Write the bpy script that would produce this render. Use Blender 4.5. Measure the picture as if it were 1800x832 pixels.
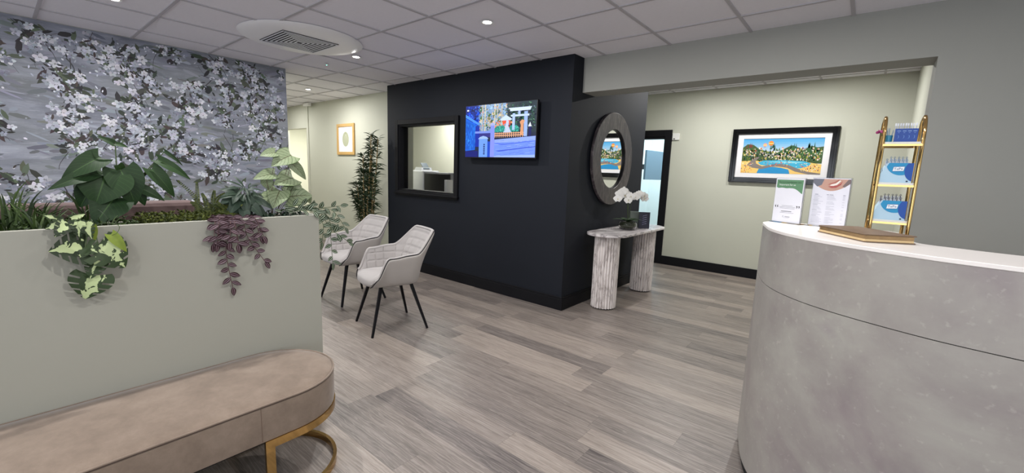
import bpy, math, random
from mathutils import Vector, Matrix, noise
for o in list(bpy.data.objects): bpy.data.objects.remove(o)
S = bpy.context.scene
COL = S.collection
PI = math.pi
# ---------------------------------------------------------------- camera
cam = bpy.data.cameras.new('camera'); cam.sensor_width = 36.0; cam.lens = 747.13/1800*36
camo = bpy.data.objects.new('camera', cam); COL.objects.link(camo); S.camera = camo
yaw, pitch, roll = -0.6881, -0.1504, 0.0364
fw = Vector((math.sin(yaw)*math.cos(pitch), math.cos(yaw)*math.cos(pitch), math.sin(pitch)))
rt = Vector((math.cos(yaw), -math.sin(yaw), 0)); up = rt.cross(fw)
r2 = rt*math.cos(roll)+up*math.sin(roll); u2 = -rt*math.sin(roll)+up*math.cos(roll)
camo.matrix_world = Matrix(((r2.x,u2.x,-fw.x,0),(r2.y,u2.y,-fw.y,0),(r2.z,u2.z,-fw.z,1.36),(0,0,0,1)))
cam.clip_start = 0.02
# ---------------------------------------------------------------- world, lights, exposure
w = bpy.data.worlds.new('world'); S.world = w; w.use_nodes = True
w.node_tree.nodes['Background'].inputs[0].default_value = (0.8, 0.85, 1, 1)
w.node_tree.nodes['Background'].inputs[1].default_value = 0.05
S.view_settings.view_transform = 'Standard'; S.view_settings.look = 'None'
S.view_settings.gamma = 1; S.view_settings.use_curve_mapping = False
EXPOSURE = 0.17
S.view_settings.exposure = EXPOSURE
CEIL = 2.455
CEIL2 = 2.63
def area_light(name, loc, size, energy, color=(1,1,1), rot=(0,0,0)):
    l = bpy.data.lights.new(name, 'AREA'); l.shape = 'RECTANGLE'; l.size, l.size_y = size; l.energy = energy; l.color = color
    o = bpy.data.objects.new(name, l); COL.objects.link(o); o.location = loc; o.rotation_euler = rot
    return o
area_light('office_ceiling_panel_light', (-5.4, 4.6, 2.42), (0.6, 0.6), 30, (1, .99, .94))
area_light('treatment_room_panel_light', (-2.7, 8.1, 2.7), (1.2, 1.2), 80, (0.62, 0.86, 1))
area_light('hallway_panel_light', (-9.0, 4.5, 2.3), (0.8, 0.6), 60, (1, .98, .88))
SPOTS = [(-2.32, 2.44), (-4.13, 2.44), (-6.48, 3.05), (-4.20, 0.64), (-2.32, 0.64), (-0.50, 0.64), (-0.50, 2.44), (-4.13, -1.15), (-2.32, -1.15), (-0.5, -1.15), (1.3, 0.64), (-8.3, 3.05)]
SPOTS2 = [(-1.75, 5.7), (-.6, 5.7)]
SPOT_W = 17
SPOT_POWER = {(-6.48,3.05): 21, (-8.3,3.05): 14, (-1.75,5.7): 22, (-.6,5.7): 22, (-2.32,2.44): 17, (-.5,2.44): 14}
FILL_BACK = area_light('added_fill_behind', (-1.2, -3.12, 1.45), (5.2, 1.9), 86, (.85, .91, 1), (math.radians(134), 0, 0))  # added cool fill behind the camera, tilted up to brighten room and ceiling
FILL_RIGHT = area_light('added_fill_right', (2.93, -.4, 1.45), (1.9, 4.4), 32, (.84, .91, 1), (0, math.radians(128), 0))  # second added fill, at the unseen right wall, also tilted up
# ---------------------------------------------------------------- materials
def s2l(c):
    return tuple(((v/255)/12.92 if v/255 <= .04045 else (((v/255)+.055)/1.055)**2.4) for v in c)
def rgba(c): return (*s2l(c), 1)
MATS = {}
class NT:
    def __init__(s, name):
        s.m = bpy.data.materials.new(name); s.m.use_nodes = True; s.t = s.m.node_tree
        s.b = s.t.nodes['Principled BSDF']; s.out = s.t.nodes['Material Output']
    def n(s, typ, **kw):
        nd = s.t.nodes.new(typ)
        for k, v in kw.items():
            if k.startswith('i_'):
                key = k[2:]; key = int(key) if key.isdigit() else key.replace('_', ' ')
                s.put(nd.inputs[key], v)
            else: setattr(nd, k, v)
        return nd
    def put(s, inp, v):
        if isinstance(v, bpy.types.NodeSocket): s.t.links.new(v, inp)
        else: inp.default_value = v
    def math(s, op, a, b=0.0, c=None):
        nd = s.t.nodes.new('ShaderNodeMath'); nd.operation = op
        s.put(nd.inputs[0], a); s.put(nd.inputs[1], b)
        if c is not None: s.put(nd.inputs[2], c)
        return nd.outputs[0]
    def mix(s, f, a, b, mode='MIX'):
        nd = s.t.nodes.new('ShaderNodeMix'); nd.data_type = 'RGBA'; nd.blend_type = mode
        s.put(nd.inputs['Factor'], f); s.put(nd.inputs[6], a); s.put(nd.inputs[7], b)
        return nd.outputs[2]
    def ramp(s, f, stops):
        nd = s.t.nodes.new('ShaderNodeValToRGB'); cr = nd.color_ramp
        while len(cr.elements) < len(stops): cr.elements.new(0.5)
        for e, (p, c) in zip(cr.elements, stops): e.position = p; e.color = c
        s.put(nd.inputs[0], f); return nd.outputs[0]
    def coords(s, scale=(1,1,1), rot=(0,0,0), kind='Object'):
        tc = s.t.nodes.new('ShaderNodeTexCoord'); mp = s.t.nodes.new('ShaderNodeMapping')
        s.t.links.new(tc.outputs[kind], mp.inputs[0]); mp.inputs['Scale'].default_value = scale; mp.inputs['Rotation'].default_value = rot
        return mp.outputs[0]
    def noise(s, vec, scale=5, detail=4, rough=.5, dist=0):
        nd = s.t.nodes.new('ShaderNodeTexNoise'); s.put(nd.inputs['Vector'], vec); nd.inputs['Scale'].default_value = scale
        nd.inputs['Detail'].default_value = detail; nd.inputs['Roughness'].default_value = rough; nd.inputs['Distortion'].default_value = dist
        return nd.outputs[0]
    def bump(s, h, strength=.2, dist=.002):
        nd = s.t.nodes.new('ShaderNodeBump'); s.put(nd.inputs['Height'], h); nd.inputs['Strength'].default_value = strength; nd.inputs['Distance'].default_value = dist
        s.t.links.new(nd.outputs[0], s.b.inputs['Normal'])
    def base(s, v): s.put(s.b.inputs['Base Color'], v)
    def set(s, **kw):
        for k, v in kw.items(): s.put(s.b.inputs[k.replace('_', ' ')], v)
        return s
def plain(name, c, rough=.5, metal=0., var=.06, scale=20, bump=0, **kw):
    t = NT(name); v = t.coords(); n = t.noise(v, scale, 3)
    lo = tuple(x*(1-var) for x in s2l(c)) + (1,); hi = tuple(min(1, x*(1+var)) for x in s2l(c)) + (1,)
    t.base(t.mix(n, lo, hi)); t.set(Roughness=rough, Metallic=metal, **kw)
    if bump: t.bump(t.noise(v, scale*6, 3), bump)
    MATS[name] = t.m; return t.m
SAGE = (193, 194, 180)
m_sage = plain('sage_wall_paint', SAGE, .75, var=.015, scale=3)
m_beam = plain('grey_wall_paint', (158, 158, 152), .75, var=.015, scale=3)
m_planter = plain('planter_paint', (163, 162, 151), .6, var=.02, scale=2)
m_navy = plain('dark_navy_paint', (19, 23, 32), .7, var=.04, scale=2, Specular_IOR_Level=.3)
m_blackwood = plain('black_painted_wood', (18, 18, 22), .6, var=.05, Specular_IOR_Level=.2)
m_white = plain('white_paint', (226, 226, 222), .5, var=.02)
m_tile = plain('ceiling_tile', (238, 236, 243), .9, var=.03, scale=60, bump=.1)
m_tbar = plain('ceiling_tbar', (188, 185, 190), .6, var=.02)
m_gold = plain('polished_gold', (196, 162, 104), .07, 1., var=.04, scale=6)
m_gold2 = plain('gold_metal', (205, 172, 112), .22, 1., var=.1, scale=40)
m_blackmetal = plain('black_metal', (22, 22, 26), .35, .6, var=.05)
m_piping = plain('black_piping', (30, 28, 30), .6)
m_blackgloss = plain('black_lacquer', (12, 12, 14), .12, var=.1)
m_cream = plain('white_mount_board', (232, 230, 232), .7, var=.01)
m_plastic = plain('white_plastic', (222, 224, 230), .35, var=.01)
m_darkplastic = plain('dark_plastic', (18, 17, 20), .4, var=.05)
m_screenoff = plain('grey_screen', (84, 100, 112), .3, var=.02)
m_gap = plain('dark_gap', (14, 14, 15), .9)
m_soil = plain('dark_soil', (38, 30, 24), .95, var=.4, scale=60, bump=.6)
m_mauve = plain('mauve_velvet', (88, 68, 66), .7, var=.1, scale=8)
m_stem = plain('green_stem', (66, 84, 44), .6, var=.2)
m_browncane = plain('bamboo_cane', (150, 128, 84), .55, var=.25, scale=30)
m_darkleaf = plain('palm_leaf', (38, 56, 34), .5, var=.35, scale=14)
m_petal = plain('orchid_petal', (238, 236, 232), .55, var=.03)
m_moss = plain('moss', (44, 52, 26), .95, var=.6, scale=80, bump=.8)
m_navycard = plain('navy_card', (44, 46, 62), .5, var=.05)
m_greenglass = plain('grey_green_card', (96, 104, 96), .5)
m_oak = plain('light_oak', (196, 158, 96), .45, var=.12, scale=12)
m_paperedge = plain('paper_edge', (214, 186, 138), .75, var=.12, scale=60)
m_pot = plain('grey_pot', (90, 88, 86), .6)
m_seat = None
def vcol(name, rough=.6, emit=0., spec=.5):
    t = NT(name); a = t.n('ShaderNodeAttribute', attribute_name='Col'); t.base(a.outputs['Color']); t.set(Roughness=rough)
    if emit: t.put(t.b.inputs['Emission Color'], a.outputs['Color']); t.set(Emission_Strength=emit, Base_Color=(0.01,0.01,0.01,1))
    if emit:
        for l in list(t.t.links):
            if l.to_socket == t.b.inputs['Base Color']: t.t.links.remove(l)
    MATS[name] = t.m; return t.m
m_print = vcol('printed_paper', .45)
m_wallprint = vcol('wallpaper_print', .65)
m_screen = vcol('lit_screen', .25, 1.15)
def glass(name, c=(1,1,1,1), rough=0.0):
    t = NT(name); t.set(Base_Color=c, Roughness=rough, IOR=1.45); t.b.inputs['Transmission Weight'].default_value = 1; return t.m
m_glass = glass('clear_glass'); m_pane = glass('window_glass'); m_pane.node_tree.nodes['Principled BSDF'].inputs['IOR'].default_value = 1.12; m_acrylic = glass('clear_acrylic', (.97,.98,1,1), .02)
def mirror_mat():
    t = NT('mirror_silver'); n = t.noise(t.coords(), 3); t.base(t.mix(n, (.88,.89,.88,1), (.9,.91,.9,1))); t.set(Metallic=1., Roughness=0.005); return t.m
m_mirror = mirror_mat()
def emis(name, c, st):
    t = NT(name); t.set(Base_Color=(*c,1), Emission_Color=(*c,1), Emission_Strength=st); return t.m
m_lamp = emis('lamp_glow', (1, .97, .9), 40); m_led = emis('green_led', (.2, 1, .75), 3)
def floor_mat():
    t = NT('grey_oak_planks'); tc = t.n('ShaderNodeTexCoord'); sp = t.n('ShaderNodeSeparateXYZ', i_0=tc.outputs['Object'])
    X, Y = sp.outputs[0], sp.outputs[1]; Wd, L = .152, 1.22
    ry = t.math('DIVIDE', t.math('ADD', Y, .035), Wd); row = t.math('FLOOR', ry); fy = t.math('FRACT', ry)
    wn = t.n('ShaderNodeTexWhiteNoise', noise_dimensions='1D'); t.put(wn.inputs['W'], row)
    rx = t.math('ADD', t.math('DIVIDE', X, L), t.math('MULTIPLY', wn.outputs[0], 7.3)); col = t.math('FLOOR', rx); fx = t.math('FRACT', rx)
    cv = t.n('ShaderNodeCombineXYZ', i_0=row, i_1=col); w2 = t.n('ShaderNodeTexWhiteNoise', noise_dimensions='2D', i_Vector=cv.outputs[0])
    r = w2.outputs['Value']
    # per-plank offset grain
    cv2 = t.n('ShaderNodeCombineXYZ', i_0=t.math('ADD', t.math('MULTIPLY', X, 2.6), t.math('MULTIPLY', r, 37)), i_1=t.math('MULTIPLY', Y, 34), i_2=t.math('MULTIPLY', r, 11))
    g1 = t.noise(cv2.outputs[0], 1.3, 7, .62, .7)
    cv3 = t.n('ShaderNodeCombineXYZ', i_0=t.math('MULTIPLY', X, 5), i_1=t.math('MULTIPLY', Y, 170), i_2=t.math('MULTIPLY', r, 23))
    g2 = t.noise(cv3.outputs[0], 1.0, 4, .6, .3)
    cv4 = t.n('ShaderNodeCombineXYZ', i_0=t.math('ADD', t.math('MULTIPLY', X, 1.6), t.math('MULTIPLY', r, 9)), i_1=t.math('MULTIPLY', Y, 9), i_2=r)
    g3 = t.n('ShaderNodeTexWave', wave_type='BANDS', bands_direction='Y'); t.put(g3.inputs['Vector'], cv4.outputs[0]); g3.inputs['Scale'].default_value = 2.2; g3.inputs['Distortion'].default_value = 9; g3.inputs['Detail'].default_value = 3; g3.inputs['Detail Scale'].default_value=1.6
    basec = t.ramp(r, [(0, rgba((68,61,61))), (.25, rgba((92,84,80))), (.6, rgba((120,110,103))), (1, rgba((150,138,128)))])
    c = t.mix(t.math('MULTIPLY', g1, .95), basec, rgba((70, 62, 61)), 'MIX')
    c2 = t.mix(t.ramp(g1, [(.35,(0,0,0,1)),(.7,(1,1,1,1))]), rgba((170,160,152)), c, 'MIX')
    c3 = t.mix(.42, basec, c2)
    c4 = t.mix(t.math('MULTIPLY', t.math('GREATER_THAN', g2, .55), .3), c3, rgba((82, 74, 70)))
    c5 = t.mix(t.math('MULTIPLY', t.ramp(g3.outputs[0], [(.80,(0,0,0,1)),(.93,(1,1,1,1))]), .18), c4, rgba((186,178,170)))
    e1 = t.math('LESS_THAN', fy, .012); e2 = t.math('LESS_THAN', fx, .0016); e = t.math('MAXIMUM', e1, e2)
    c6 = t.mix(t.math('MULTIPLY', e, .45), c5, rgba((60, 54, 50)))
    t.base(c6); t.put(t.b.inputs['Roughness'], t.math('ADD', t.math('MULTIPLY', g1, .2), .3)); t.bump(t.math('SUBTRACT', g2, t.math('MULTIPLY', e, 2)), .12, .001); return t.m
m_floor = floor_mat()
def concrete():
    t = NT('concrete_laminate'); v = t.coords((1,1,1.0)); n1 = t.noise(v, 2.2, 6, .6, .6); n2 = t.noise(v, 6.5, 5, .65, .2); n3 = t.noise(v, 45, 3)
    c = t.ramp(n1, [(.3, rgba((140,130,131))), (.46, rgba((156,151,146))), (.6, rgba((164,161,154))), (.75, rgba((146,138,139)))])
    c = t.mix(t.math('MULTIPLY', t.ramp(n2, [(.35,(1,1,1,1)),(.6,(0,0,0,1))]), .28), c, rgba((122,113,114)))
    c = t.mix(t.math('MULTIPLY', t.ramp(n3, [(.62,(0,0,0,1)),(.75,(1,1,1,1))]), .25), c, rgba((205,198,192)))
    t.base(c); t.set(Roughness=.42); return t.m
m_concrete = concrete()
def marble(name, c0, c1, c2, sc=(1,1,1), s=3., rough=.3):
    t = NT(name); v = t.coords(sc); n1 = t.noise(v, s, 8, .62, 1.4); n2 = t.noise(v, s*2.7, 6, .6, .8)
    c = t.ramp(n1, [(.36, rgba(c0)), (.47, rgba(c1)), (.5, rgba(c2)), (.54, rgba(c1)), (.7, rgba(c0))])
    c = t.mix(t.math('MULTIPLY', t.ramp(n2, [(.55,(0,0,0,1)),(.72,(1,1,1,1))]), .5), c, rgba(c2)); t.base(c); t.set(Roughness=rough); return t.m
m_marble = marble('white_marble', (226,221,220), (205,199,199), (128,120,122), (1,.5,1), 3.5)
m_marbleleg = marble('grey_travertine', (236,229,226), (222,214,211), (176,167,164), (1,1,.3), 7., .5)
m_darkmarble = marble('dark_wood_grain_marble', (54,48,52), (60,54,57), (96,89,90), (1,3,.5), 4., .35)
def fabric(name, c, var=.1, sc=9, sheen=.4, bump=.15):
    t = NT(name); v = t.coords(); n = t.noise(v, sc, 4, .6, .4); n2 = t.noise(v, 260, 2)
    lo = tuple(x*(1-var) for x in s2l(c)) + (1,); hi = tuple(min(1, x*(1+var)) for x in s2l(c)) + (1,)
    t.base(t.mix(n, lo, hi)); t.set(Roughness=.85, Sheen_Weight=sheen, Sheen_Roughness=.4); t.bump(n2, bump, .001); return t.m
def velvet():
    t = NT('taupe_velvet'); v = t.coords(); n = t.noise(v, 9, 6, .7, .15); n2 = t.noise(v, 260, 2); n3 = t.noise(v, 40, 4, .7)
    c = t.ramp(n, [(.3, rgba((114,99,86))), (.5, rgba((128,112,98))), (.7, rgba((140,124,110)))])
    c = t.mix(t.math('MULTIPLY', n3, .3), c, rgba((104,90,80))); t.base(c); t.set(Roughness=.85, Sheen_Weight=.25, Sheen_Roughness=.4); t.bump(n2, .15, .001); return t.m
m_bench = velvet()
m_chairin = fabric('pale_grey_velvet', (170, 165, 163), .08, 10, .35)
m_chairout = fabric('grey_upholstery', (172, 166, 162), .06, 10, .25)
def leafmat(name, kind):
    t = NT(name); a = t.n('ShaderNodeAttribute', attribute_name='Col'); sp = t.n('ShaderNodeSeparateColor', i_0=a.outputs['Color'])
    u = t.math('ABSOLUTE', t.math('SUBTRACT', t.math('MULTIPLY', sp.outputs[0], 2), 1)); vv = sp.outputs[1]; v3 = t.coords()
    rnd = sp.outputs[2]
    if kind == 'green':
        vein = t.math('PINGPONG', t.math('ADD', t.math('MULTIPLY', vv, 9), t.math('MULTIPLY', u, -3)), .5)
        c = t.mix(rnd, rgba((24,48,20)), rgba((38,66,26))); c = t.mix(t.math('MULTIPLY', t.math('LESS_THAN', vein, .05), .35), c, rgba((52,82,38)))
        c = t.mix(t.math('MULTIPLY', t.math('LESS_THAN', u, .03), .8), c, rgba((66,96,48)))
    if kind == 'dark': c = t.mix(rnd, rgba((28,44,34)), rgba((44,62,46))); c = t.mix(t.math('LESS_THAN', u, .03), c, rgba((60,80,58)))
    if kind == 'caladium':
        vein = t.math('PINGPONG', t.math('ADD', t.math('MULTIPLY', vv, 6), t.math('MULTIPLY', u, -2.4)), .5); n = t.noise(v3, 70, 4)
        c = t.mix(n, rgba((114,128,94)), rgba((150,162,130))); c = t.mix(t.math('LESS_THAN', vein, .06), c, rgba((74,90,60)))
        c = t.mix(t.math('LESS_THAN', u, .04), c, rgba((84,84,60))); c = t.mix(t.math('GREATER_THAN', u, .94), c, rgba((86,106,66)))
    if kind == 'purple':
        st = t.math('MULTIPLY', t.math('GREATER_THAN', u, .3), t.math('LESS_THAN', u, .5)); c = t.mix(st, rgba((52,27,34)), rgba((140,122,130)))
        c = t.mix(t.math('LESS_THAN', u, .05), c, rgba((104,76,84)))
    if kind == 'stripe':
        st = t.math('MULTIPLY', t.math('GREATER_THAN', u, .3), t.math('LESS_THAN', u, .58)); c = t.mix(st, rgba((38,54,32)), rgba((160,172,152)))
    if kind == 'mon':
        n = t.noise(t.coords((1,1,1)), 26, 3, .5, .6); c = t.mix(rnd, rgba((28,42,22)), rgba((44,62,30)))
        side = t.math('GREATER_THAN', t.math('ADD', n, t.math('MULTIPLY', t.math('SUBTRACT', .5, u), .3)), .56); c = t.mix(side, c, rgba((176,190,140)))
    if kind == 'pothos': c = t.mix(t.noise(v3, 50, 3), rgba((92,112,34)), rgba((134,150,56)))
    if kind == 'fern': c = t.mix(rnd, rgba((40,50,20)), rgba((92,100,38)))
    if kind == 'grass': c = t.mix(rnd, rgba((30,46,22)), rgba((64,84,36)))
    if kind == 'palm': c = t.mix(rnd, rgba((24,40,24)), rgba((54,72,44)))
    t.base(c); t.set(Roughness=.5, Specular_IOR_Level=.3); return t.m
LM = {k: leafmat(k+'_leaf', k) for k in ('green','dark','caladium','purple','stripe','mon','pothos','fern','grass','palm')}
# ---------------------------------------------------------------- mesh builder
class MB:
    def __init__(s): s.v = []; s.f = []; s.c = []; s.has = False
    def face(s, pts, col=None):
        i = len(s.v); s.v += [Vector(p) for p in pts]; s.f.append(tuple(range(i, i+len(pts)))); s.c.append([col]*len(pts) if col is None or not isinstance(col, list) else col)
        if col is not None: s.has = True
    def add(s, vs, fs, cols=None):
        i = len(s.v); s.v += [Vector(p) for p in vs]
        for f in fs:
            s.f.append(tuple(i+k for k in f)); s.c.append([cols[k] for k in f] if cols else [None]*len(f))
        if cols: s.has = True
    def box(s, a, b, M=None):
        x0,y0,z0 = a; x1,y1,z1 = b
        vs = [(x0,y0,z0),(x1,y0,z0),(x1,y1,z0),(x0,y1,z0),(x0,y0,z1),(x1,y0,z1),(x1,y1,z1),(x0,y1,z1)]
        if M: vs = [M @ Vector(v) for v in vs]
        s.add(vs, [(0,3,2,1),(4,5,6,7),(0,1,5,4),(1,2,6,5),(2,3,7,6),(3,0,4,7)])
        return s
    def prism(s, outline, z0, z1, M=None, cap=True):
        n = len(outline); vs = [(x,y,z0) for x,y in outline] + [(x,y,z1) for x,y in outline]
        if M: vs = [M @ Vector(v) for v in vs]
        fs = [(i,(i+1)%n,n+(i+1)%n,n+i) for i in range(n)]
        if cap: fs += [tuple(range(n-1,-1,-1)), tuple(range(n,2*n))]
        s.add(vs, fs); return s
    def ring(s, outer, inner, z0, z1, M=None):
        n = len(outer); vs = [(x,y,z0) for x,y in outer]+[(x,y,z0) for x,y in inner]+[(x,y,z1) for x,y in outer]+[(x,y,z1) for x,y in inner]
        if M: vs = [M @ Vector(v) for v in vs]
        fs = []
        for i in range(n):
            j = (i+1) % n
            fs += [(i,j,2*n+j,2*n+i),(n+j,n+i,3*n+i,3*n+j),(j,i,n+i,n+j),(2*n+i,2*n+j,3*n+j,3*n+i)]
        s.add(vs, fs); return s
    def tube(s, pts, r, n=8, closed=False, flat=None):
        pts = [Vector(p) for p in pts]; m = len(pts); rs = r if isinstance(r, (list, tuple)) else [r]*m
        base = len(s.v); prev = None; vs = []
        for i, p in enumerate(pts):
            a = pts[(i-1) % m] if (closed or i > 0) else p; b = pts[(i+1) % m] if (closed or i < m-1) else p
            t = (b-a).normalized()
            if prev is None:
                ref = Vector((0,0,1)) if abs(t.z) < .9 else Vector((1,0,0)); x = t.cross(ref).normalized()
            else: x = (prev - t*prev.dot(t)).normalized()
            prev = x; y = t.cross(x)
            for k in range(n):
                an = 2*PI*k/n + (PI/4 if n == 4 else 0); vs.append(p + (x*math.cos(an)+y*math.sin(an))*rs[i])
        fs = []
        for i in range(m if closed else m-1):
            j = (i+1) % m
            for k in range(n): fs.append((i*n+k, i*n+(k+1)%n, j*n+(k+1)%n, j*n+k))
        if not closed: fs += [tuple(range(n-1,-1,-1)), tuple((m-1)*n+k for k in range(n))]
        s.add(vs, fs); return s
    def lathe(s, prof, c=(0,0,0), n=32):
        vs = []; fs = []; m = len(prof)
        for r, z in prof:
            for k in range(n): an = 2*PI*k/n; vs.append((c[0]+r*math.cos(an), c[1]+r*math.sin(an), c[2]+z))
        for i in range(m-1):
            for k in range(n): fs.append((i*n+k, i*n+(k+1)%n, (i+1)*n+(k+1)%n, (i+1)*n+k))
        fs += [tuple(range(n-1,-1,-1)), tuple((m-1)*n+k for k in range(n))]
        s.add(vs, fs); return s
    def grid(s, fn, nu, nv, cfn=None):
        vs = [fn(i/nu, j/nv) for j in range(nv+1) for i in range(nu+1)]
        cols = [cfn(i/nu, j/nv) for j in range(nv+1) for i in range(nu+1)] if cfn else None
        s.add(vs, [(j*(nu+1)+i, j*(nu+1)+i+1, (j+1)*(nu+1)+i+1, (j+1)*(nu+1)+i) for j in range(nv) for i in range(nu)], cols); return s
    def leaf(s, a, b, width, shape='heart', droop=.12, fold=.15, face=(1,0,.4), rnd=None, nu=6, nv=10, slits=0, curl=0):
        a = Vector(a); b = Vector(b); d = b-a; L = d.length
        if L < 1e-5: return s
        t = d/L; nrm = Vector(face); nrm = (nrm - t*nrm.dot(t))
        if nrm.length < 1e-3: nrm = Vector((0.2,0.3,1)); nrm = nrm - t*nrm.dot(t)
        nrm.normalize(); x = t.cross(nrm); rnd = random.random() if rnd is None else rnd
        def hw(v):
            if shape == 'heart': return (math.sin(PI*min(1,(v+.12)/1.12)**.62))**.8*(1-.1*v) if v < 1 else 0
            if shape == 'lance': return math.sin(PI*v**.75)**.9
            if shape == 'grass': return (1-v)**.6*(.5+.5*min(1,v*8))
            return math.sin(PI*v**.85)**.75
        vs = []; cols = []
        for j in range(nv+1):
            v = j/nv
            for i in range(nu+1):
                u = 2*i/nu-1; h = hw(v)*width/2
                back = -.16*L*abs(u)**1.5*max(0, 1-v*3) if shape == 'heart' else 0
                p = a + t*(v*L+back) + x*(u*h) + nrm*(-droop*L*(v-.35)**2*1.6 + fold*h*abs(u) + curl*h*math.sin(u*4+v*5))
                vs.append(p); cols.append((u*.5+.5, v, rnd, 1))
        fs = []
        for j in range(nv):
            for i in range(nu):
                if slits == 1 and i in (0, nu-1) and j % 3 == 1 and 1 < j < nv-2: continue
                if slits == 2 and i in (0, 1, nu-2, nu-1) and j % 4 == (1 if i < 2 else 3) and 1 < j < nv-2: continue
                fs.append((j*(nu+1)+i, j*(nu+1)+i+1, (j+1)*(nu+1)+i+1, (j+1)*(nu+1)+i))
        s.add(vs, fs, cols); return s
    def build(s, name, mat, parent=None, smooth=None, bevel=0, world=True, solid=0, subsurf=0):
        me = bpy.data.meshes.new(name); off = Vector((0,0,0))
        if parent is not None and world:
            q = parent; off = q.location.copy()
            while q.parent: q = q.parent; off += q.location
        me.from_pydata([v-off for v in s.v], [], s.f); me.materials.append(mat)
        if s.has:
            ca = me.color_attributes.new('Col', 'FLOAT_COLOR', 'CORNER'); k = 0
            flat = []
            for fc in s.c:
                for c in fc: flat += list(c if c is not None else (1,1,1,1))
            ca.data.foreach_set('color', flat)
        me.validate(); me.update()
        if smooth is not None:
            me.polygons.foreach_set('use_smooth', [True]*len(me.polygons)); me.set_sharp_from_angle(angle=math.radians(smooth))
        o = bpy.data.objects.new(name, me); COL.objects.link(o)
        if parent is not None: o.parent = parent
        if solid: md = o.modifiers.new('solid', 'SOLIDIFY'); md.thickness = solid; md.offset = 0
        if bevel: md = o.modifiers.new('bevel', 'BEVEL'); md.width = bevel; md.segments = 2; md.limit_method = 'ANGLE'; md.harden_normals = False
        if subsurf: md = o.modifiers.new('sub', 'SUBSURF'); md.levels = md.render_levels = subsurf
        return o
def tag(o, label, cat, group=None, kind=None):
    if label: o['label'] = label
    if cat: o['category'] = cat
    if group: o['group'] = group
    if kind: o['kind'] = kind
    return o
def thing(name, label, cat, loc=(0,0,0), rotz=0, group=None):
    o = bpy.data.objects.new(name, None); COL.objects.link(o); o.location = loc; o.rotation_euler = (0,0,rotz); o.empty_display_size = .1
    return tag(o, label, cat, group)
def struct(name, mb, mat, **kw):
    o = mb.build(name, mat, **kw); o['kind'] = 'structure'; return o
def dup(root, loc, rotz, label=None):
    r = root.copy(); COL.objects.link(r); r.location = loc; r.rotation_euler = (0,0,rotz)
    if label: r['label'] = label
    for ch in list(root.children):
        c = ch.copy(); COL.objects.link(c); c.parent = r
        for g in list(ch.children): d = g.copy(); COL.objects.link(d); d.parent = c
    return r
def text_mesh(body, size, M, mb, col, extrude=0):
    cu = bpy.data.curves.new('t', 'FONT'); cu.body = body; cu.size = size; cu.align_x = 'CENTER'; cu.align_y = 'CENTER'; cu.resolution_u = 2
    o = bpy.data.objects.new('t', cu); COL.objects.link(o)
    dg = bpy.context.evaluated_depsgraph_get(); me = o.evaluated_get(dg).to_mesh()
    vs = [M @ v.co for v in me.vertices]; fs = [tuple(p.vertices) for p in me.polygons]
    mb.add(vs, fs, [col]*len(vs)); o.evaluated_get(dg).to_mesh_clear(); bpy.data.objects.remove(o); bpy.data.curves.remove(cu)
def frame_mb(mb, x0, x1, z0, z1, wd, y0, y1):   # rectangular frame in the XZ plane
    mb.box((x0,y0,z0),(x0+wd,y1,z1)); mb.box((x1-wd,y0,z0),(x1,y1,z1)); mb.box((x0+wd,y0,z0),(x1-wd,y1,z0+wd)); mb.box((x0+wd,y0,z1-wd),(x1-wd,y1,z1)); return mb
def sm(a, b, x): x = max(0, min(1, (x-a)/(b-a))); return x*x*(3-2*x)
random.seed(7)
BIG = [
  ((-2.28, 0.265, 1.361),(-2.23, 0.152, 1.281),0.059),
  ((-2.28, 0.247, 1.304),(-2.2, 0.119, 1.25),0.042),
  ((-2.28, 0.276, 1.296),(-2.24, 0.233, 1.181),0.137),
  ((-2.28, 0.32, 1.315),(-2.25, 0.353, 1.176),0.096),
  ((-2.28, 0.297, 1.21),(-2.22, 0.222, 1.108),0.099),
  ((-2.28, 0.308, 1.415),(-2.28, 0.263, 1.44),0.020),
  ((-2.28, 0.314, 1.414),(-2.28, 0.35, 1.405),0.015),
  ((-2.28, 0.314, 1.332),(-2.3, 0.331, 1.296),0.027),
  ((-2.28, 0.441, 1.358),(-2.26, 0.547, 1.282),0.034),
  ((-2.28, 0.464, 1.394),(-2.28, 0.527, 1.337),0.014),
  ((-2.28, 0.416, 1.32),(-2.26, 0.486, 1.205),0.048),
  ((-2.28, 0.373, 1.243),(-2.26, 0.448, 1.191),0.033),
  ((-2.28, 0.365, 1.229),(-2.28, 0.386, 1.168),0.033),
  ((-2.28, 0.23, 1.243),(-2.28, 0.193, 1.169),0.061),
]
BIGSTEM = [
  [ (-2.3, 0.295, 1.129),(-2.3, 0.297, 1.242),(-2.3, 0.267, 1.361) ],
  [ (-2.3, 0.293, 1.129),(-2.3, 0.28, 1.242),(-2.3, 0.25, 1.304) ],
  [ (-2.3, 0.297, 1.129),(-2.3, 0.291, 1.208),(-2.3, 0.278, 1.295) ],
  [ (-2.3, 0.3, 1.128),(-2.3, 0.315, 1.219),(-2.3, 0.323, 1.314) ],
  [ (-2.3, 0.295, 1.129),(-2.3, 0.297, 1.174),(-2.3, 0.299, 1.208) ],
  [ (-2.3, 0.298, 1.128),(-2.3, 0.309, 1.265),(-2.3, 0.314, 1.416) ],
  [ (-2.3, 0.302, 1.128),(-2.3, 0.347, 1.23),(-2.3, 0.445, 1.358) ],
  [ (-2.3, 0.302, 1.128),(-2.3, 0.338, 1.219),(-2.3, 0.42, 1.319) ],
  [ (-2.3, 0.303, 1.128),(-2.3, 0.352, 1.242),(-2.3, 0.468, 1.394) ],
  [ (-2.3, 0.303, 1.128),(-2.3, 0.336, 1.196),(-2.3, 0.376, 1.242) ],
]
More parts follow.
